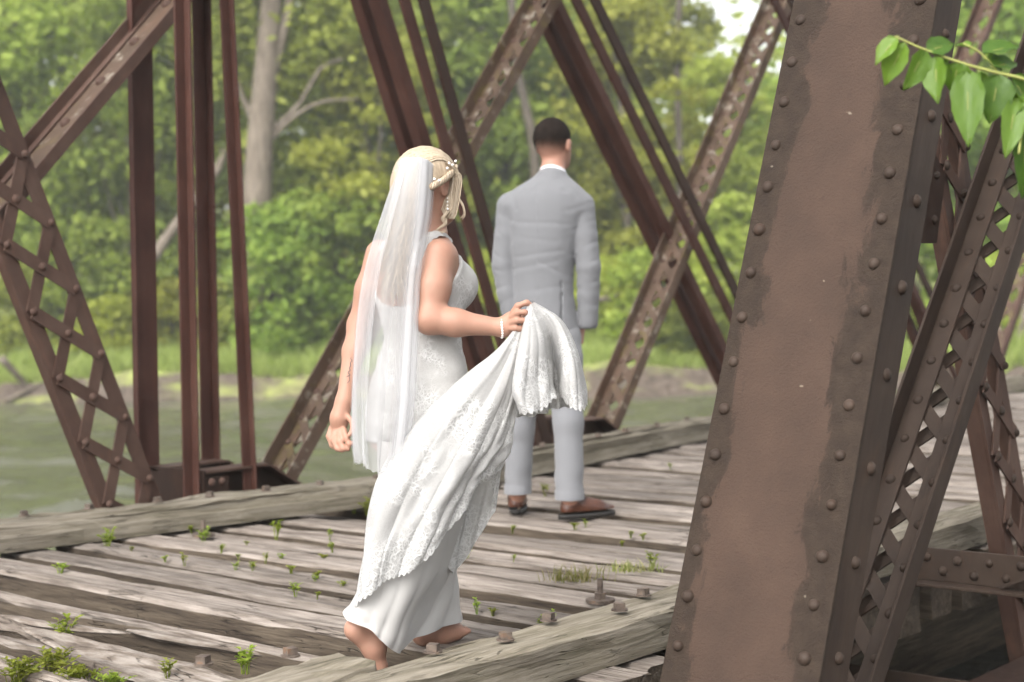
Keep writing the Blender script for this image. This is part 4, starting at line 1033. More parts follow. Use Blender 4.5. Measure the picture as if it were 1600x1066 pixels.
    def trw(U, W):
        a = np.clip(W*1.8, 0, 1)
        return a*(np.sin(U*2*PI*2.6+.9*np.sin(W*4)+.5)*.75+ridge(U*PI*6.3+1.1*np.sin(W*3+U*5))*.34+np.sin(U*2*PI*8.7+3*W)*.16*np.sin(U*5)**2 + .14*np.sin(W*17+U*23) + .10*np.sin(W*31-U*40))
    G = fold(G, trw, .017)
    sc = np.abs(np.sin(np.linspace(0, 1, 200)*PI*34))[:, None]*.009; d = G[:, -1]-G[:, -2]; d /= np.linalg.norm(d, axis=1)[:, None]; G[:, -1] += d*sc; G[:, -2] += d*sc*.5
    hem_attr(wobj('train', *gridmesh(G), M['lace_train'], root, True), 200, 110)
    cur = [[(800, 620, 4.99), (790, 700, 5.02), (776, 772, 5.06)], [(790, 630, 5.03), (775, 740, 5.07), (757, 826, 5.1)], [(775, 650, 5.06), (745, 770, 5.1), (712, 893, 5.13)], [(740, 680, 5.03), (710, 790, 5.04), (696, 884, 5.07)], [(700, 700, 4.97), (680, 790, 4.97), (672, 872, 4.99)]]
    G = fan(cur, 70, 50); G = fold(G, lambda U, W: W*(np.sin(U*2*PI*3+2*W)*.8+np.sin(U*2*PI*7)*.3), .014); hem_attr(wobj('train_underside', *gridmesh(G), M['lace'], root, True), 70, 50)
    # cascade of lace falling over the hand
    cur = [[(822, 484, 4.935), (808, 530, 4.95), (801, 575, 4.98), (800, 612, 5.0), (802, 630, 5.0)],
           [(823, 480, 4.915), (814, 535, 4.88), (806, 590, 4.83), (808, 622, 4.80), (818, 643, 4.80)],
           [(826, 477, 4.91), (830, 532, 4.87), (832, 585, 4.85), (838, 615, 4.83), (846, 637, 4.82)],
           [(829, 475, 4.905), (846, 528, 4.89), (854, 575, 4.90), (860, 600, 4.90), (866, 618, 4.89)],
           [(832, 474, 4.905), (856, 518, 4.92), (866, 560, 4.99), (868, 590, 5.02), (868, 606, 5.03)],
           [(834, 473, 4.91), (866, 508, 4.90), (880, 555, 4.88), (886, 600, 4.86), (890, 632, 4.85)],
           [(835, 472, 4.92), (874, 502, 4.90), (896, 552, 4.87), (907, 602, 4.85), (912, 637, 4.85)],
           [(833, 471, 4.93), (876, 499, 4.94), (901, 548, 4.95), (912, 596, 4.96), (914, 622, 4.97)],
           [(830, 471, 4.95), (868, 498, 4.99), (888, 545, 5.03), (894, 590, 5.05), (892, 612, 5.05)]]
    G = fan(cur, 150, 60); G = fold(G, lambda U, W: np.clip(W*2, 0, 1)*(np.sin(U*2*PI*4+2*W)*.35+(1-np.abs(np.sin(U*PI*11+W*4))**.6*1.5)*.5+.2*np.sin(W*14+U*21)), .008)
    sc = np.abs(np.sin(np.linspace(0, 1, 150)*PI*26))[:, None]*.010; d = G[:, -1]-G[:, -2]; d /= np.linalg.norm(d, axis=1)[:, None]; G[:, -1] += d*sc; G[:, -2] += d*sc*.5
    hem_attr(wobj('train_cascade', *gridmesh(G), M['lace_train'], root, True), 150, 60)
    cur = [[(806, 560, 4.97), (803, 610, 4.99), (795, 652, 5.0)], [(830, 550, 4.98), (838, 610, 5.0), (836, 650, 5.01)], [(860, 560, 5.0), (868, 610, 5.02), (870, 638, 5.03)], [(885, 570, 5.02), (898, 610, 5.03), (904, 638, 5.03)]]
    G = fan(cur, 60, 30); G = fold(G, lambda U, W: W*np.sin(U*2*PI*5+2*W), .014); hem_attr(wobj('cascade_underside', *gridmesh(G), M['lace'], root, True), 60, 30)
    # veil, two layers of gathered tulle
    vc = [[(623, 262, 5.10), (594, 335, 5.13), (566, 425, 5.15), (553, 520, 5.14), (549, 620, 5.11), (552, 690, 5.09), (557, 722, 5.08)],
          [(625, 250, 5.03), (600, 338, 5.03), (577, 428, 5.03), (565, 525, 5.02), (560, 630, 5.01), (563, 700, 5.0), (566, 726, 5.0)],
          [(634, 247, 5.0), (616, 340, 4.97), (597, 435, 4.96), (586, 535, 4.94), (580, 640, 4.93), (580, 710, 4.92), (581, 737, 4.92)],
          [(647, 246, 4.985), (636, 340, 4.94), (620, 440, 4.92), (612, 545, 4.90), (605, 650, 4.89), (600, 712, 4.89), (598, 738, 4.89)],
          [(660, 248, 4.995), (655, 330, 4.945), (641, 435, 4.92), (635, 540, 4.90), (630, 640, 4.89), (624, 695, 4.89), (620, 716, 4.89)],
          [(675, 260, 5.035), (671, 330, 4.99), (660, 410, 4.96), (655, 500, 4.93), (651, 590, 4.92), (645, 660, 4.92), (640, 694, 4.92)]]
    vr = [[(652, 247, 4.985), (642, 335, 4.935), (628, 435, 4.90), (620, 540, 4.88), (613, 645, 4.87), (606, 700, 4.87), (602, 741, 4.87)],
          [(662, 247, 4.99), (656, 330, 4.94), (641, 435, 4.905), (633, 540, 4.885), (626, 640, 4.875), (620, 690, 4.875), (616, 722, 4.875)],
          [(671, 253, 5.01), (667, 330, 4.97), (652, 420, 4.93), (646, 520, 4.905), (641, 615, 4.895), (634, 670, 4.895), (630, 705, 4.895)],
          [(677, 262, 5.04), (673, 330, 5.0), (661, 410, 4.965), (655, 500, 4.935), (651, 590, 4.92), (646, 655, 4.92), (642, 690, 4.92)]]
    vl = [[(624, 258, 5.08), (596, 335, 5.10), (568, 425, 5.11), (555, 520, 5.10), (551, 620, 5.08), (553, 690, 5.06), (557, 722, 5.05)],
          [(630, 249, 5.01), (604, 338, 5.0), (580, 430, 4.98), (568, 525, 4.97), (562, 630, 4.96), (563, 695, 4.95), (566, 724, 4.95)],
          [(640, 246, 4.985), (618, 338, 4.955), (596, 432, 4.935), (584, 530, 4.92), (577, 635, 4.905), (577, 705, 4.90), (579, 733, 4.90)]]
    def vw(f, ph): return lambda U, W: (.10+W**.9)*(np.sin(U*2*PI*f+ph+1.6*np.sin(U*5+ph)+.5*np.sin(W*4))*.6+np.sin(U*2*PI*f*.5+ph*2+1.5*W)*.5+np.sin(W*13+U*9)*.08)
    for nm, cv, nu, f, ph, am in (('veil', vc, 150, 4.5, .4, .015), ('veil_fold', vr, 90, 3.2, 2.2, .010), ('veil_fold', vl, 80, 2.6, 1.1, .012), ('veil_fold', [[(x+4, y+2, t+.012) for x, y, t in c] for c in vr], 80, 4.2, .3, .010)):
        G = fold(fan(cv, nu, 90), vw(f, ph), am)
        d = G[:, -1]-G[:, -2]; d /= np.linalg.norm(d, axis=1)[:, None]; k_ = np.linspace(0, 1, nu)
        rip = (np.sin(k_*nu*.55+ph)*.5+np.sin(k_*nu*.21)*.5)[:, None]*.006; G[:, -1] += d*rip-DP*rip; 
        vo_ = wobj(nm, *gridmesh(G), M['veil'], root, True)
        k2 = .9+.14*np.sin(k_*17+ph) if nm == 'veil' else np.clip(np.minimum(k_, 1-k_)*4, 0, 1)*(.9+.12*np.sin(k_*15+ph))
        at = vo_.data.attributes.new('dens', 'FLOAT', 'POINT'); at.data.foreach_set('value', (k2[:, None]*(1+1.5*np.exp(-np.linspace(0, 1, 90)*9))[None]).ravel().astype(np.float32))
    # hair: cap, combed strands, long waves under the veil, braid, loose curls
    vh = Vol(hc-.2, hc+.2, .004, .03); vh.ell(hc+hu*.010-hf*.016, (.108, .086, .104), HA, .01); vh.ell(hp(-.06, 0, -.02), (.065, .07, .075), HA, .04)
    x, y, z = vh.points(); f_ = (x-hc[0])*hf[0]+(y-hc[1])*hf[1]; s_ = (x-hc[0])*hr[0]+(y-hc[1])*hr[1]; u_ = z-hc[2]
    vh.d = np.maximum(vh.d, np.minimum(f_-.052-.5*np.clip(u_-.03, 0, 1), .5).astype(np.float32) - (u_ > .085)*.02)
    vh.d = np.maximum(vh.d, (-(u_-.016+.95*np.clip(-f_-.024, 0, .08))).astype(np.float32))
    V, F = vh.mesh(); hair = wobj('hair', relax(V, F, 2), F, M['blonde'], root, True)
    r = np.random.default_rng(21); mb = MB()
    def onhead(d, k=1.0): 
        d = d/np.linalg.norm(d); return hp(-.016+d[0]*.111*k, d[1]*.089*k, .010+d[2]*.107*k)
    for i in range(760):
        a = r.uniform(-1.15, 1.15); d0 = np.array([.72, math.sin(a)*.95, .55*math.cos(a)+.1]); d1 = np.array([-.95, d0[1]*.25+r.normal()*.12, -.05+r.normal()*.12]); P = []
        for w in np.linspace(0, 1, 9):
            d = d0*(1-w)+d1*w + np.array([0, math.copysign(.12, d0[1])*math.sin(PI*w)*abs(d0[1]), .45*math.sin(PI*w)]); P.append(onhead(d, 1.0+.014*r.random()))
        mb.tube(np.array(P), .0013, 3, False)
    for i in range(420):                                     # long waves down the back
        x0 = r.uniform(618, 660); e = r.uniform(0, 1); y1 = 385+95*r.random(); P = []
        for w in np.linspace(0, 1, 12):
            yy = 285+(y1-285)*w; xx = x0+(600+e*48-x0)*w**.8 + 7*math.sin(w*11+e*4+.6*math.sin(i))*w**.7; P.append(b(xx, yy, 5.02+.02*math.sin(w*11+i*.3)*w-.025*w+.03*r.random()))
        mb.tube(smoothcurve(P, 20), np.linspace(.0024, .0013, 20), 3, False)
    for pts, w in (([(711, 300, 5.09), (718, 312, 5.09), (724, 322, 5.09), (726, 334, 5.09), (721, 341, 5.09)], .004), ([(704, 306, 5.07), (704, 322, 5.07), (699, 333, 5.06), (693, 341, 5.06), (697, 349, 5.06), (690, 355, 5.05), (684, 360, 5.05), (690, 364, 5.05), (696, 361, 5.05)], .004)):
        for k in range(10):
            o = r.normal(size=3)*.0022; mb.tube(smoothcurve([b(*p)+o for p in pts], 22), np.linspace(w*.45, w*.12, 22), 5, False)
    for k in range(110):                                      # lock framing the cheek
        o = r.normal(size=3)*np.array([.006, .006, .003]); w = r.random()
        mb.tube(smoothcurve([b(698-8*w, 254+6*w, 5.07)+o, b(708+6*w, 272, 5.09)+o, b(705+9*w, 298, 5.085)+o, b(699+9*w, 318+14*w, 5.075)+o, b(695+8*w, 330+12*w, 5.07)+o], 12), .0016, 3, False)
    wobj('hair_strands', mb.V, mb.F, M['blonde'], hair, True)
    mb = MB()
    cl = smoothcurve([b(713, 263, 5.115), b(703, 273, 5.065), b(692, 282, 5.03), b(680, 289, 5.005), b(668, 294, 5.0)], 50)
    for ph in (0, 2*PI/3, 4*PI/3):
        P = [c + UP*.0075*math.cos(i*.55+ph) + (RT*.35-DP*.9)*.006*math.sin((i*.55+ph)*1.0) for i, c in enumerate(cl)]; mb.tube(np.array(P), .0058*(1-.25*np.linspace(0, 1, 50)), 7)
    wobj('braid', mb.V, mb.F, M['blonde'], hair, True)
    for i, (x, y, t) in enumerate(((679, 280, 4.985), (686, 282, 4.99), (702, 255, 5.03), (707, 258, 5.04), (699, 263, 5.03), (712, 252, 5.06))):
        mb = MB(); sphere_into(mb, b(x, y, t), .0045); wobj('hair_pin', mb.V, mb.F, M['pearl'], hair, True)
    ear = hp(-.004, .088, -.045); mb = MB()
    for k in range(4): sphere_into(mb, ear-UP*.011*k+hr*.002, (.002, .003, .002, .004)[k])
    wobj('earring', mb.V, mb.F, M['pearl'], root, True)
    ax = (b(800, 510, 4.95)-el); ax /= np.linalg.norm(ax); p = b(785, 512, 4.95); q1 = np.cross(ax, UP); q1 /= np.linalg.norm(q1); q2 = np.cross(ax, q1); mb = MB()
    for k in range(22): a = 2*PI*k/22; sphere_into(mb, p+(q1*math.cos(a)+q2*math.sin(a))*.0292+ax*.003*math.sin(a*2), .0042, 7, 4)
    wobj('bracelet', mb.V, mb.F, M['pearl'], root, True)
    # script tattoo on the left forearm: a fine inked flourish lying on the skin
    d = wr2-el2; L = np.linalg.norm(d); d /= L; side = np.cross(d, -DP); side /= np.linalg.norm(side); nn = np.cross(side, d); nn = nn if nn@DP < 0 else -nn; mb = MB()
    for a, e, am, fq, rr in ((.38, .72, .0055, 34, .0011), (.33, .40, .007, 9, .0011), (.70, .80, .006, 10, .0009)):
        P = []
        for w in np.linspace(a, e, 60):
            rad = np.interp(w, (0, .35, 1), (.035, .0345, .0245)); x_ = am*math.sin(w*fq*PI)*(.6+.4*math.sin(w*19)); P.append(el2+d*L*w+side*x_+nn*math.sqrt(max(rad**2-x_**2, 1e-6))*1.008)
        mb.tube(np.array(P), rr, 4)
    wobj('forearm_tattoo', mb.V, mb.F, M['ink'], root)
    return root
build_bride()

# ---------------------------------------------------------------- the groom
def build_groom():
    g = pix; T0 = 8.08; base = on_z(862, 803, 0.0)
    root = thing('person', base, 'man in light grey suit and tan shoes standing with his back turned, hand in pocket', 'person')
    th = math.radians(16); fwd = DP*math.cos(th)+RT*math.sin(th); rg = np.cross(fwd, UP)
    hth = math.radians(34); hf = DP*math.cos(hth)+RT*math.sin(hth); hr = np.cross(hf, UP); HA = [hf, hr, UP]; hc = g(866, 224, 8.12)
    def hp(f, r, u): return hc+hf*f+hr*r+UP*u
    rows = [(268, 863, .062, .066), (277, 861, .085, .075), (286, 858, .13, .09), (296, 855, .178, .105), (308, 853, .20, .118), (328, 852, .205, .126), (370, 850, .180, .130), (420, 848, .154, .122), (450, 848, .149, .120), (490, 849, .160, .130), (531, 851, .178, .141)]
    secs = [(g(x, y, T0), a, b_) for y, x, a, b_ in rows]
    shl, ell_, wrl = g(797, 322, T0+.03), g(787, 415, T0+.02), g(803, 503, T0-.0)
    shr, elr, wrr = g(908, 322, T0-.03), g(920, 418, T0-.05), g(918, 504, T0-.02)
    V8 = np.array([g(x, y, t) for x in (750, 985) for y in (170, 830) for t in (7.7, 8.6)]); lo = V8.min(0)-.02; hi = V8.max(0)+.02; lo[2] = -.03
    # body: one skin under the clothes
    vol = Vol(lo, hi, .006, .03)
    vol.stack([(c, max(a-.02, .03), max(b_-.02, .03)) for c, a, b_ in secs], rg, fwd, .03)
    vol.cone(g(861, 288, T0), g(866, 245, 8.11), .062, .056, .03)
    vol.ell(hc+UP*.006-hf*.008, (.100, .078, .104), HA, .02); vol.ell(hp(.035, 0, -.06), (.062, .06, .066), HA, .03); vol.ell(hp(.07, 0, -.1), (.03, .032, .024), HA, .03)
    vol.cone(hp(.092, 0, .0), hp(.118, 0, -.035), .009, .014, .012); vol.ell(hp(.096, 0, -.066), (.012, .026, .011), HA, .012)
    for sg in (-1, 1):
        vol.ell(hp(.082, sg*.033, .004), (.016, .018, .012), HA, .008); vol.ell(hp(-.004, sg*.086, -.016), (.022, .012, .034), HA, .008); vol.ell(hp(.004, sg*.092, -.016), (.010, .007, .018), HA, .005, 'c')
    vol.chain([shl, ell_, wrl], [.045, .04, .028]); vol.chain([shr, elr, wrr], [.045, .04, .028])
    for wr, sg, xx in ((wrl, -1, 808), (wrr, 1, 917)):
        pc = wr-UP*.012+fwd*.045-rg*sg*.045; vol.ell(pc, (.018, .032, .045), [rg, fwd, UP], .02)
        for k in range(4): vol.chain([pc-UP*.035+fwd*(.025-.017*k), pc-UP*.07+fwd*(.028-.018*k), pc-UP*.09+fwd*(.024-.017*k)], [.009, .009, .008], .006)
        vol.chain([pc+fwd*.03, pc+fwd*.045-UP*.03, pc+fwd*.04-UP*.055], [.010, .010, .009], .006)
    Lg = [g(826, 560, 8.12), g(812, 668, 8.16), g(809, 766, 8.19), ]; Rg = [g(880, 560, 8.04), g(888, 660, 8.0), g(890, 775, 7.99)]
    vol.chain([*Lg, g(808, 780, 8.2)], [.075, .052, .045, .03], .03); vol.chain([*Rg, g(891, 783, 7.98)], [.075, .052, .045, .03], .03)
    V, F = vol.mesh(); wobj('body', relax(V, F, 1), F, M['skin_g'], root, True)
    # jacket
    vj = Vol(lo, hi, .0055, .03); vj.stack(secs, rg, fwd, .02)
    for (a, e, w) in ((shl, ell_, wrl), (shr, elr, wrr)):
        vj.ell(a, (.062, .07, .06), [rg, fwd, UP], .035); vj.chain([a, (a+e)/2, e, (e+w)/2, w], [.064, .062, .058, .054, .049], .010)
    x, y, z = vj.points(); c = g(850, 420, T0)
    rr_ = (x-c[0])*rg[0]+(y-c[1])*rg[1]; ff = (x-c[0])*fwd[0]+(y-c[1])*fwd[1]
    zh = float(g(852, 526, T0)[2]); zv = float(g(880, 440, T0)[2])
    vj.d = np.maximum(vj.d, (zh-z).astype(np.float32))
    for w_ in (wrl, wrr): vj.d = np.where(np.abs(rr_-((w_-c)@rg)) < .07, np.maximum(vj.d, (w_[2]-.03-z)), vj.d).astype(np.float32) if abs((w_-c)@rg) > .1 else vj.d
    vent = np.maximum(np.abs(rr_-.105-(zv-z)*.02)-.0028-(zv-z)*.010, np.maximum(ff+.06, z-zv)); vj.d = np.maximum(vj.d, -np.maximum(vent, -(vj.d+.012)).astype(np.float32))
    seam = np.maximum(np.abs(rr_)-.0018, np.maximum(ff+.05, z-float(g(862, 285, T0)[2]))); vj.d = np.maximum(vj.d, -np.maximum(seam, -(vj.d+.003)).astype(np.float32))
    V, F = vj.mesh(); V = relax(V, F, 2)
    # creases: fine pull lines across the back, deeper at the elbows
    cz = (V[:, 2]-c[2]); cr = (V-c)@rg
    w = .0018*n3(V, 16, 4)
    arm = np.clip((np.abs(cr)-.185)/.03, 0, 1); w += arm*.003*n3(V, 30, 6)
    back = ((V-c)@fwd) < .03
    for x0, y0, x1, y1, wd, dp in ((816, 348, 900, 352, 7, 4), (812, 402, 890, 392, 6, 4), (806, 421, 880, 409, 6, 4), (852, 409, 894, 431, 6, 4), (826, 300, 812, 372, 12, 5), (893, 302, 899, 372, 12, 5), (822, 372, 880, 378, 8, 3), (830, 455, 885, 447, 8, 3),
        (772, 396, 801, 412, 5, 7), (771, 421, 803, 427, 5, 7), (775, 452, 801, 444, 6, 6), (780, 478, 803, 464, 6, 5), (778, 362, 800, 378, 6, 5), (782, 335, 803, 345, 7, 5),
        (903, 398, 938, 378, 5, 7), (903, 424, 938, 408, 5, 7), (906, 446, 937, 441, 6, 7), (907, 470, 934, 478, 6, 6), (904, 360, 932, 345, 6, 5), (900, 330, 930, 318, 7, 6), (812, 328, 804, 300, 6, 4), (858, 290, 838, 300, 6, 3), (868, 290, 890, 300, 6, 3)):
        A = g(x0, y0, T0); B = g(x1, y1, T0); ar, br = (A-c)@rg, (B-c)@rg; az, bz = A[2]-c[2], B[2]-c[2]; L2 = (br-ar)**2+(bz-az)**2
        u = ((cr-ar)*(br-ar)+(cz-az)*(bz-az))/L2; uc = np.clip(u, 0, 1); dd = np.hypot(cr-ar-uc*(br-ar), cz-az-uc*(bz-az)); off = ((cr-ar)*(bz-az)-(cz-az)*(br-ar))/math.sqrt(L2)
        s_ = wd/321*.55; e = np.exp(-(dd/s_)**2); w = w - back*dp*.001*e*.42 + back*dp*.001*.22*np.exp(-((dd-1.9*s_)/(1.3*s_))**2)*(off > 0)
    N_ = (V-c)*[1, 1, 0]; N_ /= np.linalg.norm(N_, axis=1)[:, None]+1e-9; V = V+N_*w[:, None]
    jk = wobj('jacket', V, F, M['suit'], root, True)
    # collars
    def ring(zpx, rad, hgt, tilt, grow, nm, mat, par):
        c = g(864, zpx, T0+.015); P = []
        for i in range(41):
            a = PI*2*i/40; d = rg*math.cos(a)+fwd*math.sin(a); back = .5-.5*math.sin(a)
            row = []
            for k, q in ((0, 0.), (1, .5), (2, 1.), (3, 1.05), (4, .5)):
                row.append(c+d*(rad+grow*(1-q)+(.006 if k >= 3 else 0)*-1)*np.array([1, 1, 1]) + UP*(hgt*q*(0.35+.65*back)+tilt*(back-.5)))
            P.append(row)
        wobj(nm, *gridmesh(np.array(P)), M[mat], par, True)
    ring(278, .064, .048, .020, .006, 'shirt_collar', 'shirt', root); ring(285, .071, .056, .022, .03, 'jacket_collar', 'suit', jk)
    # pocket flap and sleeve buttons
    # trousers
    vt = Vol(lo, hi, .006, .03); vt.ell(g(852, 530, T0), (.178, .128, .15), [rg, fwd, UP], .02)
    vt.chain([Lg[0], Lg[1], Lg[2]], [.094, .071, .064], .03); vt.chain([Rg[0], Rg[1], Rg[2]], [.097, .070, .068], .03)
    V, F = vt.mesh(); 
    V = relax(V, F, 2); zc = V[:, 2]; N_ = np.stack([n3(V, 30, 11), n3(V, 30, 12), 0*zc], 1); V = V+N_*.004+ (rg*np.sin(zc*60+n3(V, 10, 2)*2)[:, None])*.0022*np.exp(-((zc-.15)/.12)**2)[:, None]
    # open, straight cuffs: flatten the round chain ends
    for leg, t in ((Lg, 0), (Rg, 1)):
        near_ = np.linalg.norm((V-leg[2])[:, :2], axis=1) < .12; zc0 = leg[2][2]-.012; V[near_, 2] = np.maximum(V[near_, 2], zc0)
    tr = wobj('trousers', V, F, M['trouser'], root, True)
    for leg, rad in ((Lg, .0665), (Rg, .0705)):
        zc0 = leg[2][2]; a = np.linspace(0, 2*PI, 33); P = np.array([[leg[2]+rg*math.cos(q)*rad*(1+.012*k)+fwd*math.sin(q)*rad*(1+.012*k)+UP*h for h, k in ((-.016, 1), (.028, 1.0), (.030, .2))] for q in a]); wobj('trouser_cuff', *gridmesh(P), M['trouser'], tr, True)
    # shoes
    def shoe_(heel, toe, nm='shoe'):
        heel = np.array(heel); toe = np.array(toe); heel[2] = toe[2] = -.012; d = toe-heel; L = np.linalg.norm(d); d /= L; s = np.cross(d, UP)
        at = lambda f, r, u: heel+d*f+s*r+UP*u
        v = Vol(heel+np.minimum(0, toe-heel)-.1-[0, 0, .02], heel+np.maximum(0, toe-heel)+.1+[0, 0, .12], .004, .03)
        v.chain([at(.035, 0, .055), at(.035, 0, .10)], [.038, .040], .02); v.chain([at(.03, 0, .045), at(.12, 0, .045), at(.20, 0, .035), at(.268, 0, .028)], [.037, .042, .041, .024], .02); v.cone(at(.06, 0, .085), at(.16, 0, .055), .036, .03, .03)
        x, y, z = v.points(); v.d = np.maximum(v.d, (.022-z).astype(np.float32)); v.d = np.maximum(v.d, (z-.118).astype(np.float32))
        V, F = v.mesh(); up = wobj(nm, relax(V, F, 1), F, M['leather'], root, True)
        P = []
        for q in np.linspace(0, 2*PI, 41):
            f = .133+.158*math.cos(q); wd = .044*(abs(math.sin(q))**.75)*(1.0 if f > .1 else .92)*math.copysign(1, math.sin(q)); bot = 0.0 if f < .085 else (.0 if f > .19 else .0)
            P.append([at(f, wd*.98, .0235), at(f, wd*1.03, .022), at(f, wd*1.02, .002+bot), at(f, wd*.2, .0015)])
        wobj('sole', *gridmesh(np.array(P)), M['sole'], up, True)
        mb = MB()
        for k in range(4):
            f = .085+.02*k; mb.tube(smoothcurve([at(f, -.016, .102-.55*(f-.085)), at(f+.006, 0, .114-.55*(f-.085)), at(f, .016, .102-.55*(f-.085))], 8), .003, 5)
        mb.tube(smoothcurve([at(.09, 0, .112), at(.08, .03, .120), at(.10, .045, .10), at(.09, .01, .113)], 12), .0022, 5); mb.tube(smoothcurve([at(.09, 0, .112), at(.08, -.03, .118), at(.10, -.04, .10), at(.09, -.01, .113)], 12), .0022, 5)
        wobj('laces', mb.V, mb.F, M['sole'], up, True)
    shoe_(on_z(880, 808), on_z(962, 800)); shoe_(on_z(806, 800), on_z(818, 779))
    # short hair
    vh = Vol(hc-.17, hc+.17, .0045, .03); vh.ell(hc+UP*.010-hf*.010, (.106, .0845, .110), HA, .01); vh.ell(hp(-.03, 0, .03), (.082, .083, .085), HA, .03)
    x, y, z = vh.points(); f_ = (x-hc[0])*hf[0]+(y-hc[1])*hf[1]; u_ = z-hc[2]
    vh.d = np.maximum(vh.d, (-(u_+.066)+.0*f_).astype(np.float32)); vh.d = np.maximum(vh.d, np.where(u_ < .012, f_+.026, np.where(u_ < .045, f_-.018-.3*u_, f_-.075)).astype(np.float32))
    V, F = vh.mesh(); V = relax(V, F, 2); V += (n3(V, 300, 5)*.0012)[:, None]*(V-hc)/np.linalg.norm(V-hc, axis=1)[:, None]; wobj('hair', V, F, M['brown_hair'], root, True)
    return root
build_groom()
# ================================================================ WEEDS ON THE DECK, BRANCH OVERHEAD
def leaf_quadstrip(mb, base, tip, w, nrm, curl=.15, n=4):
    """small ovate leaf: folded strip along base-tip"""
    base = np.array(base); tip = np.array(tip); d = tip-base; L = np.linalg.norm(d); d = d/L; s = np.cross(d, nrm); s /= np.linalg.norm(s)+1e-9; nn = np.cross(s, d)
    V = []; F = []
    for i in range(n+1):
        u = i/n; ww = w*math.sin(PI*min(1, .06+.94*u)**.8)*.5*(1 if u < 1 else .05); c = base+d*L*u-nn*curl*L*u*u
        V += [c-s*ww+nn*ww*.35, c, c+s*ww+nn*ww*.35]
    for i in range(n): F += [(i*3, i*3+1, i*3+4, i*3+3), (i*3+1, i*3+2, i*3+5, i*3+4)]
    mb.add(V, F)
def weed_mesh(seed, h, nst, leafsz, spread):
    r = np.random.default_rng(seed); mb = MB()
    for k in range(nst):
        a = r.random()*2*PI; top = np.array([math.cos(a)*spread*r.random(), math.sin(a)*spread*r.random(), h*(.5+.5*r.random())]); b0 = np.array([math.cos(a), math.sin(a), 0])*spread*.3*r.random()
        P = smoothcurve([b0-[0, 0, .01], (b0+top)/2+[0, 0, .01], top], 6); mb.tube(P, np.linspace(.0025, .0012, 6), 4, False)
        for j in range(2, 6):
            for q in range(2):
                an = r.random()*2*PI; dd = np.array([math.cos(an), math.sin(an), .35+.4*r.random()]); dd /= np.linalg.norm(dd)
                leaf_quadstrip(mb, P[j], P[j]+dd*leafsz*(.6+.7*r.random()), leafsz*.55, np.array([0, 0, 1.])+r.normal(size=3)*.3, n=2)
    return mkmesh('leaves', mb.V, mb.F, M['leaf_weed'])
WM = [weed_mesh(1, .05, 5, .022, .03), weed_mesh(2, .075, 5, .024, .03), weed_mesh(3, .035, 7, .02, .04), weed_mesh(4, .11, 9, .034, .07), weed_mesh(5, .09, 26, .03, .15)]
def weed(px, py, k, sc, label, z=0., group='weeds growing on the deck'):
    P = on_z(px, py, z); o = link('weed', WM[k], None, P-UP*.012, (0, 0, px*.37 % 6.28)); o.scale = (sc*(.62 if 'tiny' in label else .7),)*3; tag(o, label, 'weed', group)
weed(168, 850, 3, .95, 'leafy green weed against the far guard timber, in front of the laced strut')
weed(95, 890, 2, 1.3, 'round bright weed tuft on the broad pale tie at far left')
weed(97, 1000, 3, 1.15, 'tall broad-leaved weed between the split ties at lower left', -.08)
weed(22, 1058, 4, 1.0, 'bushy green weed patch in the bottom left corner', -.05)
weed(72, 1046, 4, 1.1, 'largest bushy green weed patch at the lower left of the deck', -.05)
weed(130, 1062, 4, .9, 'green weed patch at the bottom edge, right of the largest patch', -.05)
weed(180, 1068, 4, .7, 'low weed patch at the bottom edge near the first square nut', -.05)
weed(262, 1052, 3, .7, 'yellowish weed left of the two square nuts at the bottom', -.04)
weed(383, 1044, 3, .95, 'upright green weed between the two square nuts of the inner guard timber', -.05)
weed(575, 800, 3, 1.0, 'green weed beside the bride\'s skirt at the far guard timber')
weed(553, 796, 1, 1.2, 'small weed left of the bride\'s skirt at the far guard timber')
weed(432, 836, 1, 1.5, 'tall thin weed right of the threaded rod near the far guard timber')
weed(318, 845, 1, 1.3, 'thin weed growing round the threaded rod by the far guard timber')
weed(852, 770, 1, 1.2, 'yellow green weed between the groom\'s shoes')
weed(845, 975, 1, .7, 'small weed on the tie beside the third square nut')
weed(692, 945, 2, 1.1, 'bright weed right of the bride\'s hem')
weed(1020, 880, 1, 1.1, 'weed at the right end of the grass tufts beside the riveted post')
for i, (x, y) in enumerate(((205, 858), (258, 872), (288, 878), (345, 860), (372, 868), (415, 874), (440, 872), (455, 890), (368, 886), (492, 905), (496, 898), (462, 926), (495, 930), (535, 912), (515, 838), (520, 857), (385, 848), (395, 888), (800, 828), (898, 822), (915, 820), (985, 835), (1005, 838), (730, 865), (802, 872), (770, 955), (745, 952), (1048, 730), (972, 848), (862, 968), (300, 828), (505, 872))):
    weed(x, y, (0, 2, 1)[i % 3], .75+.12*(i % 4), 'tiny yellow green sprout growing between the grey deck ties', group='tiny sprouts on the deck')
M['tuft'] = mat_leaf('deck grass blades', (.16,.19,.04), (.27,.28,.09), (.40,.34,.17))
def tuft(px, py, n, w, h, label):
    r = np.random.default_rng(px); c = on_z(px, py, -.01); V = []; F = []
    for i in range(n):
        p = c+RT*r.normal()*w+DP*r.normal()*w*.4; a = r.random()*PI; s = (RT*math.cos(a)+DP*math.sin(a))*.0025; tip = p+UP*h*(.4+.7*r.random())+(RT*r.normal()+DP*r.normal())*.025; k = len(V); mid = (p+tip)/2+(tip-p)*[-.12, -.12, .08]
        V += [p-s, p+s, mid+s*.7, mid-s*.7, tip]; F += [(k, k+1, k+2, k+3), (k+3, k+2, k+4)]
    o = wobj('grass_tuft', V, F, M['tuft']); tag(o, label, 'grass tuft', 'grass tufts on the deck')
tuft(898, 908, 130, .05, .07, 'pale dry grass tuft left of the threaded rod with round washer')
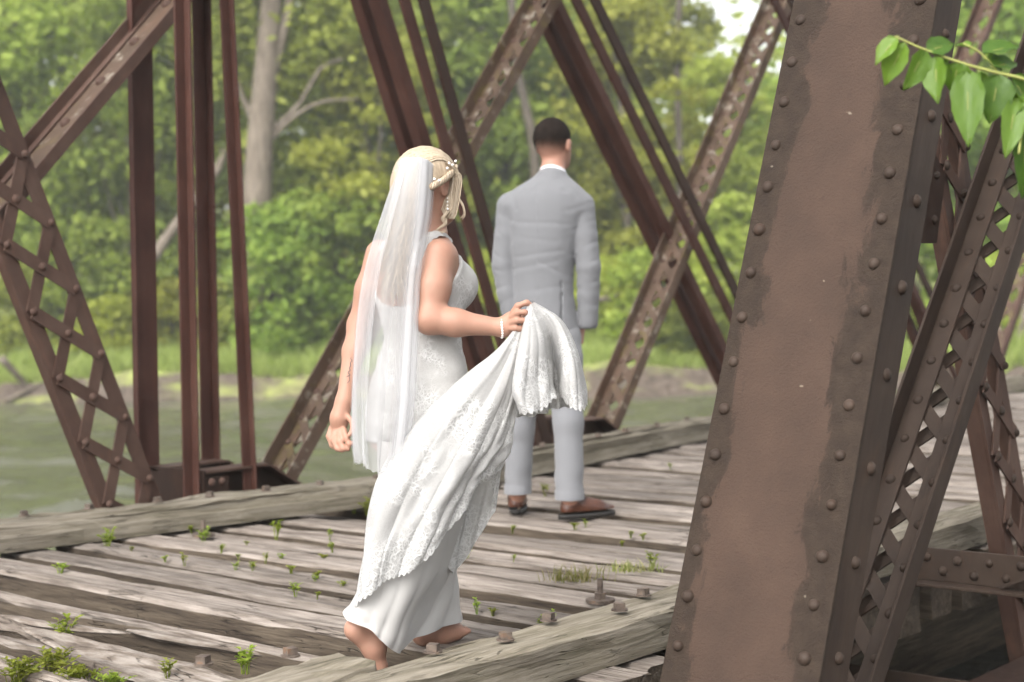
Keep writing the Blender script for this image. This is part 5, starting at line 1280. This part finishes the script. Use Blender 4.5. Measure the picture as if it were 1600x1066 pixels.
tuft(985, 893, 120, .055, .05, 'green grass tuft beside the big riveted post')
def near_leaf_mat():
    t = NT('fresh mulberry leaf'); c = t.n('TexCoord'); sx = t.n('SeparateXYZ'); t.l(c.outputs['Object'], sx.inputs[0]); oi = t.n('ObjectInfo')
    w = t.n('TexWave'); w.wave_type = 'BANDS'; w.bands_direction = 'DIAGONAL'; w.inputs['Scale'].default_value = 26; w.inputs['Distortion'].default_value = 1.2; t.l(c.outputs['Object'], w.inputs['Vector'])
    col = t.mix(oi.outputs['Random'], (.035, .095, .014), (.15, .26, .025)); nz = t.noise(c.outputs['Object'], 45, 4, .6); col = t.mix(t.math('MULTIPLY', nz, .35), col, (.22, .34, .05))
    tr = t.n('BsdfTranslucent'); t.l(col, tr.inputs[0]); mx = t.n('MixShader'); mx.inputs[0].default_value = .42
    t.done(col, .38, t.bump(nz, .5, .004), Specular_IOR_Level=.4); t.l(t.b.outputs[0], mx.inputs[1]); t.l(tr.outputs[0], mx.inputs[2]); t.l(mx.outputs[0], t.out.inputs[0]); return t.m
M['near_leaf'] = near_leaf_mat(); t = NT('green twig'); M['twig'] = t.done((.26, .27, .07), .6)
def leafy_branch():
    T = 3.55; o = thing('leafy_branch', pix(1600, 125, T), 'fresh green leafy twig hanging in front of the riveted post at upper right', 'branch')
    mb = MB(); k = T/FPX
    mb.tube(smoothcurve([pix(1680, 150, T), pix(1600, 124, T), pix(1550, 112, T), pix(1500, 98, T), pix(1445, 78, T), pix(1398, 57, T)], 24), np.linspace(3.4*k, 1.6*k, 24), 7)
    mb.tube(smoothcurve([pix(1560, 114, T), pix(1535, 85, T), pix(1505, 68, T)], 8), 1.6*k, 6); mb.tube(smoothcurve([pix(1640, 137, T), pix(1600, 200, T), pix(1592, 240, T-.03)], 8), 2*k, 6)
    wobj('twig', mb.V, mb.F, M['twig'], o, True); r = np.random.default_rng(4)
    for bx, by, tx, ty, w, dt in ((1402, 58, 1359, 106, 30, 0), (1414, 66, 1373, 146, 40, .03), (1446, 78, 1411, 153, 40, -.02), (1447, 80, 1502, 62, 36, .02), (1462, 88, 1461, 173, 42, -.03), (1497, 96, 1487, 156, 46, .02), (1512, 108, 1512, 247, 52, -.05),
                              (1560, 116, 1546, 208, 56, .0), (1535, 84, 1606, 62, 40, .03), (1588, 152, 1572, 262, 40, -.04), (1602, 190, 1604, 335, 46, .02), (1540, 92, 1580, 120, 34, .05), (1580, 118, 1622, 180, 40, .03), (1515, 74, 1490, 66, 26, .04), (1592, 230, 1586, 262, 24, .05), (1530, 112, 1532, 190, 44, .04), (1572, 130, 1600, 215, 50, .06), (1610, 160, 1582, 232, 46, .03), (1550, 104, 1600, 92, 38, .05), (1480, 92, 1478, 132, 30, .05), (1604, 140, 1640, 230, 50, -.02)):
        B = pix(bx, by, T); E = B+(pix(tx, ty, T+dt)-B)*.84; d = E-B; L = np.linalg.norm(d); d /= L; nrm = -DP*.8+UP*.55+RT*r.normal()*.45; s = np.cross(d, nrm); s /= np.linalg.norm(s); nn = np.cross(s, d); V = []; F = []; N = 9; K = 7
        for i in range(N+1):
            u = i/N; prof = (math.sin(PI*u**.72)**.8 if 0 < u < 1 else 0)*.5*w*k*1.0
            if u > .7: prof *= 1-.25*(u-.7)/.3
            for j in range(K):
                q = (j-3)/3; V.append(B+d*L*u*(1)+s*prof*q*(1+.05*math.sin(i*2.6)*abs(q))+nn*(abs(q)*prof*.38-L*.12*u*u + .0025*math.sin(q*7+i*1.3)))
        for i in range(N):
            for j in range(K-1): F.append((i*K+j, i*K+j+1, (i+1)*K+j+1, (i+1)*K+j))
        wobj('leaf', V, F, M['near_leaf'], o, True)
        V, F = tube([B-d*.004, B+d*L*.5-nn*L*.03, B+d*L*.96-nn*L*.11], [.0011, .0009, .0004], 5); wobj('midrib', V, F, M['twig'], o, True)
leafy_branch()

# ================================================================ THE AIR
def haze():
    x0, x1, y0, y1 = -420, 420, -12, 170; pts = [st(a, b, z) for z in (-5.2, 34) for a, b in ((x0, y0), (x1, y0), (x1, y1), (x0, y1))]
    me = mkmesh('haze', pts, [(0, 3, 2, 1), (4, 5, 6, 7), (0, 1, 5, 4), (1, 2, 6, 5), (2, 3, 7, 6), (3, 0, 4, 7)])
    m = bpy.data.materials.new('river valley air'); m.use_nodes = True; n = m.node_tree.nodes; n.remove(n['Principled BSDF'])
    v = n.new('ShaderNodeVolumePrincipled'); v.inputs['Color'].default_value = (.95, .97, .93, 1); v.inputs['Density'].default_value = .0013; v.inputs['Anisotropy'].default_value = .2
    m.node_tree.links.new(v.outputs[0], n['Material Output'].inputs['Volume']); me.materials.append(m)
    tag(link('haze', me), 'thin pale summer air over the river', 'haze', kind='stuff')
haze()
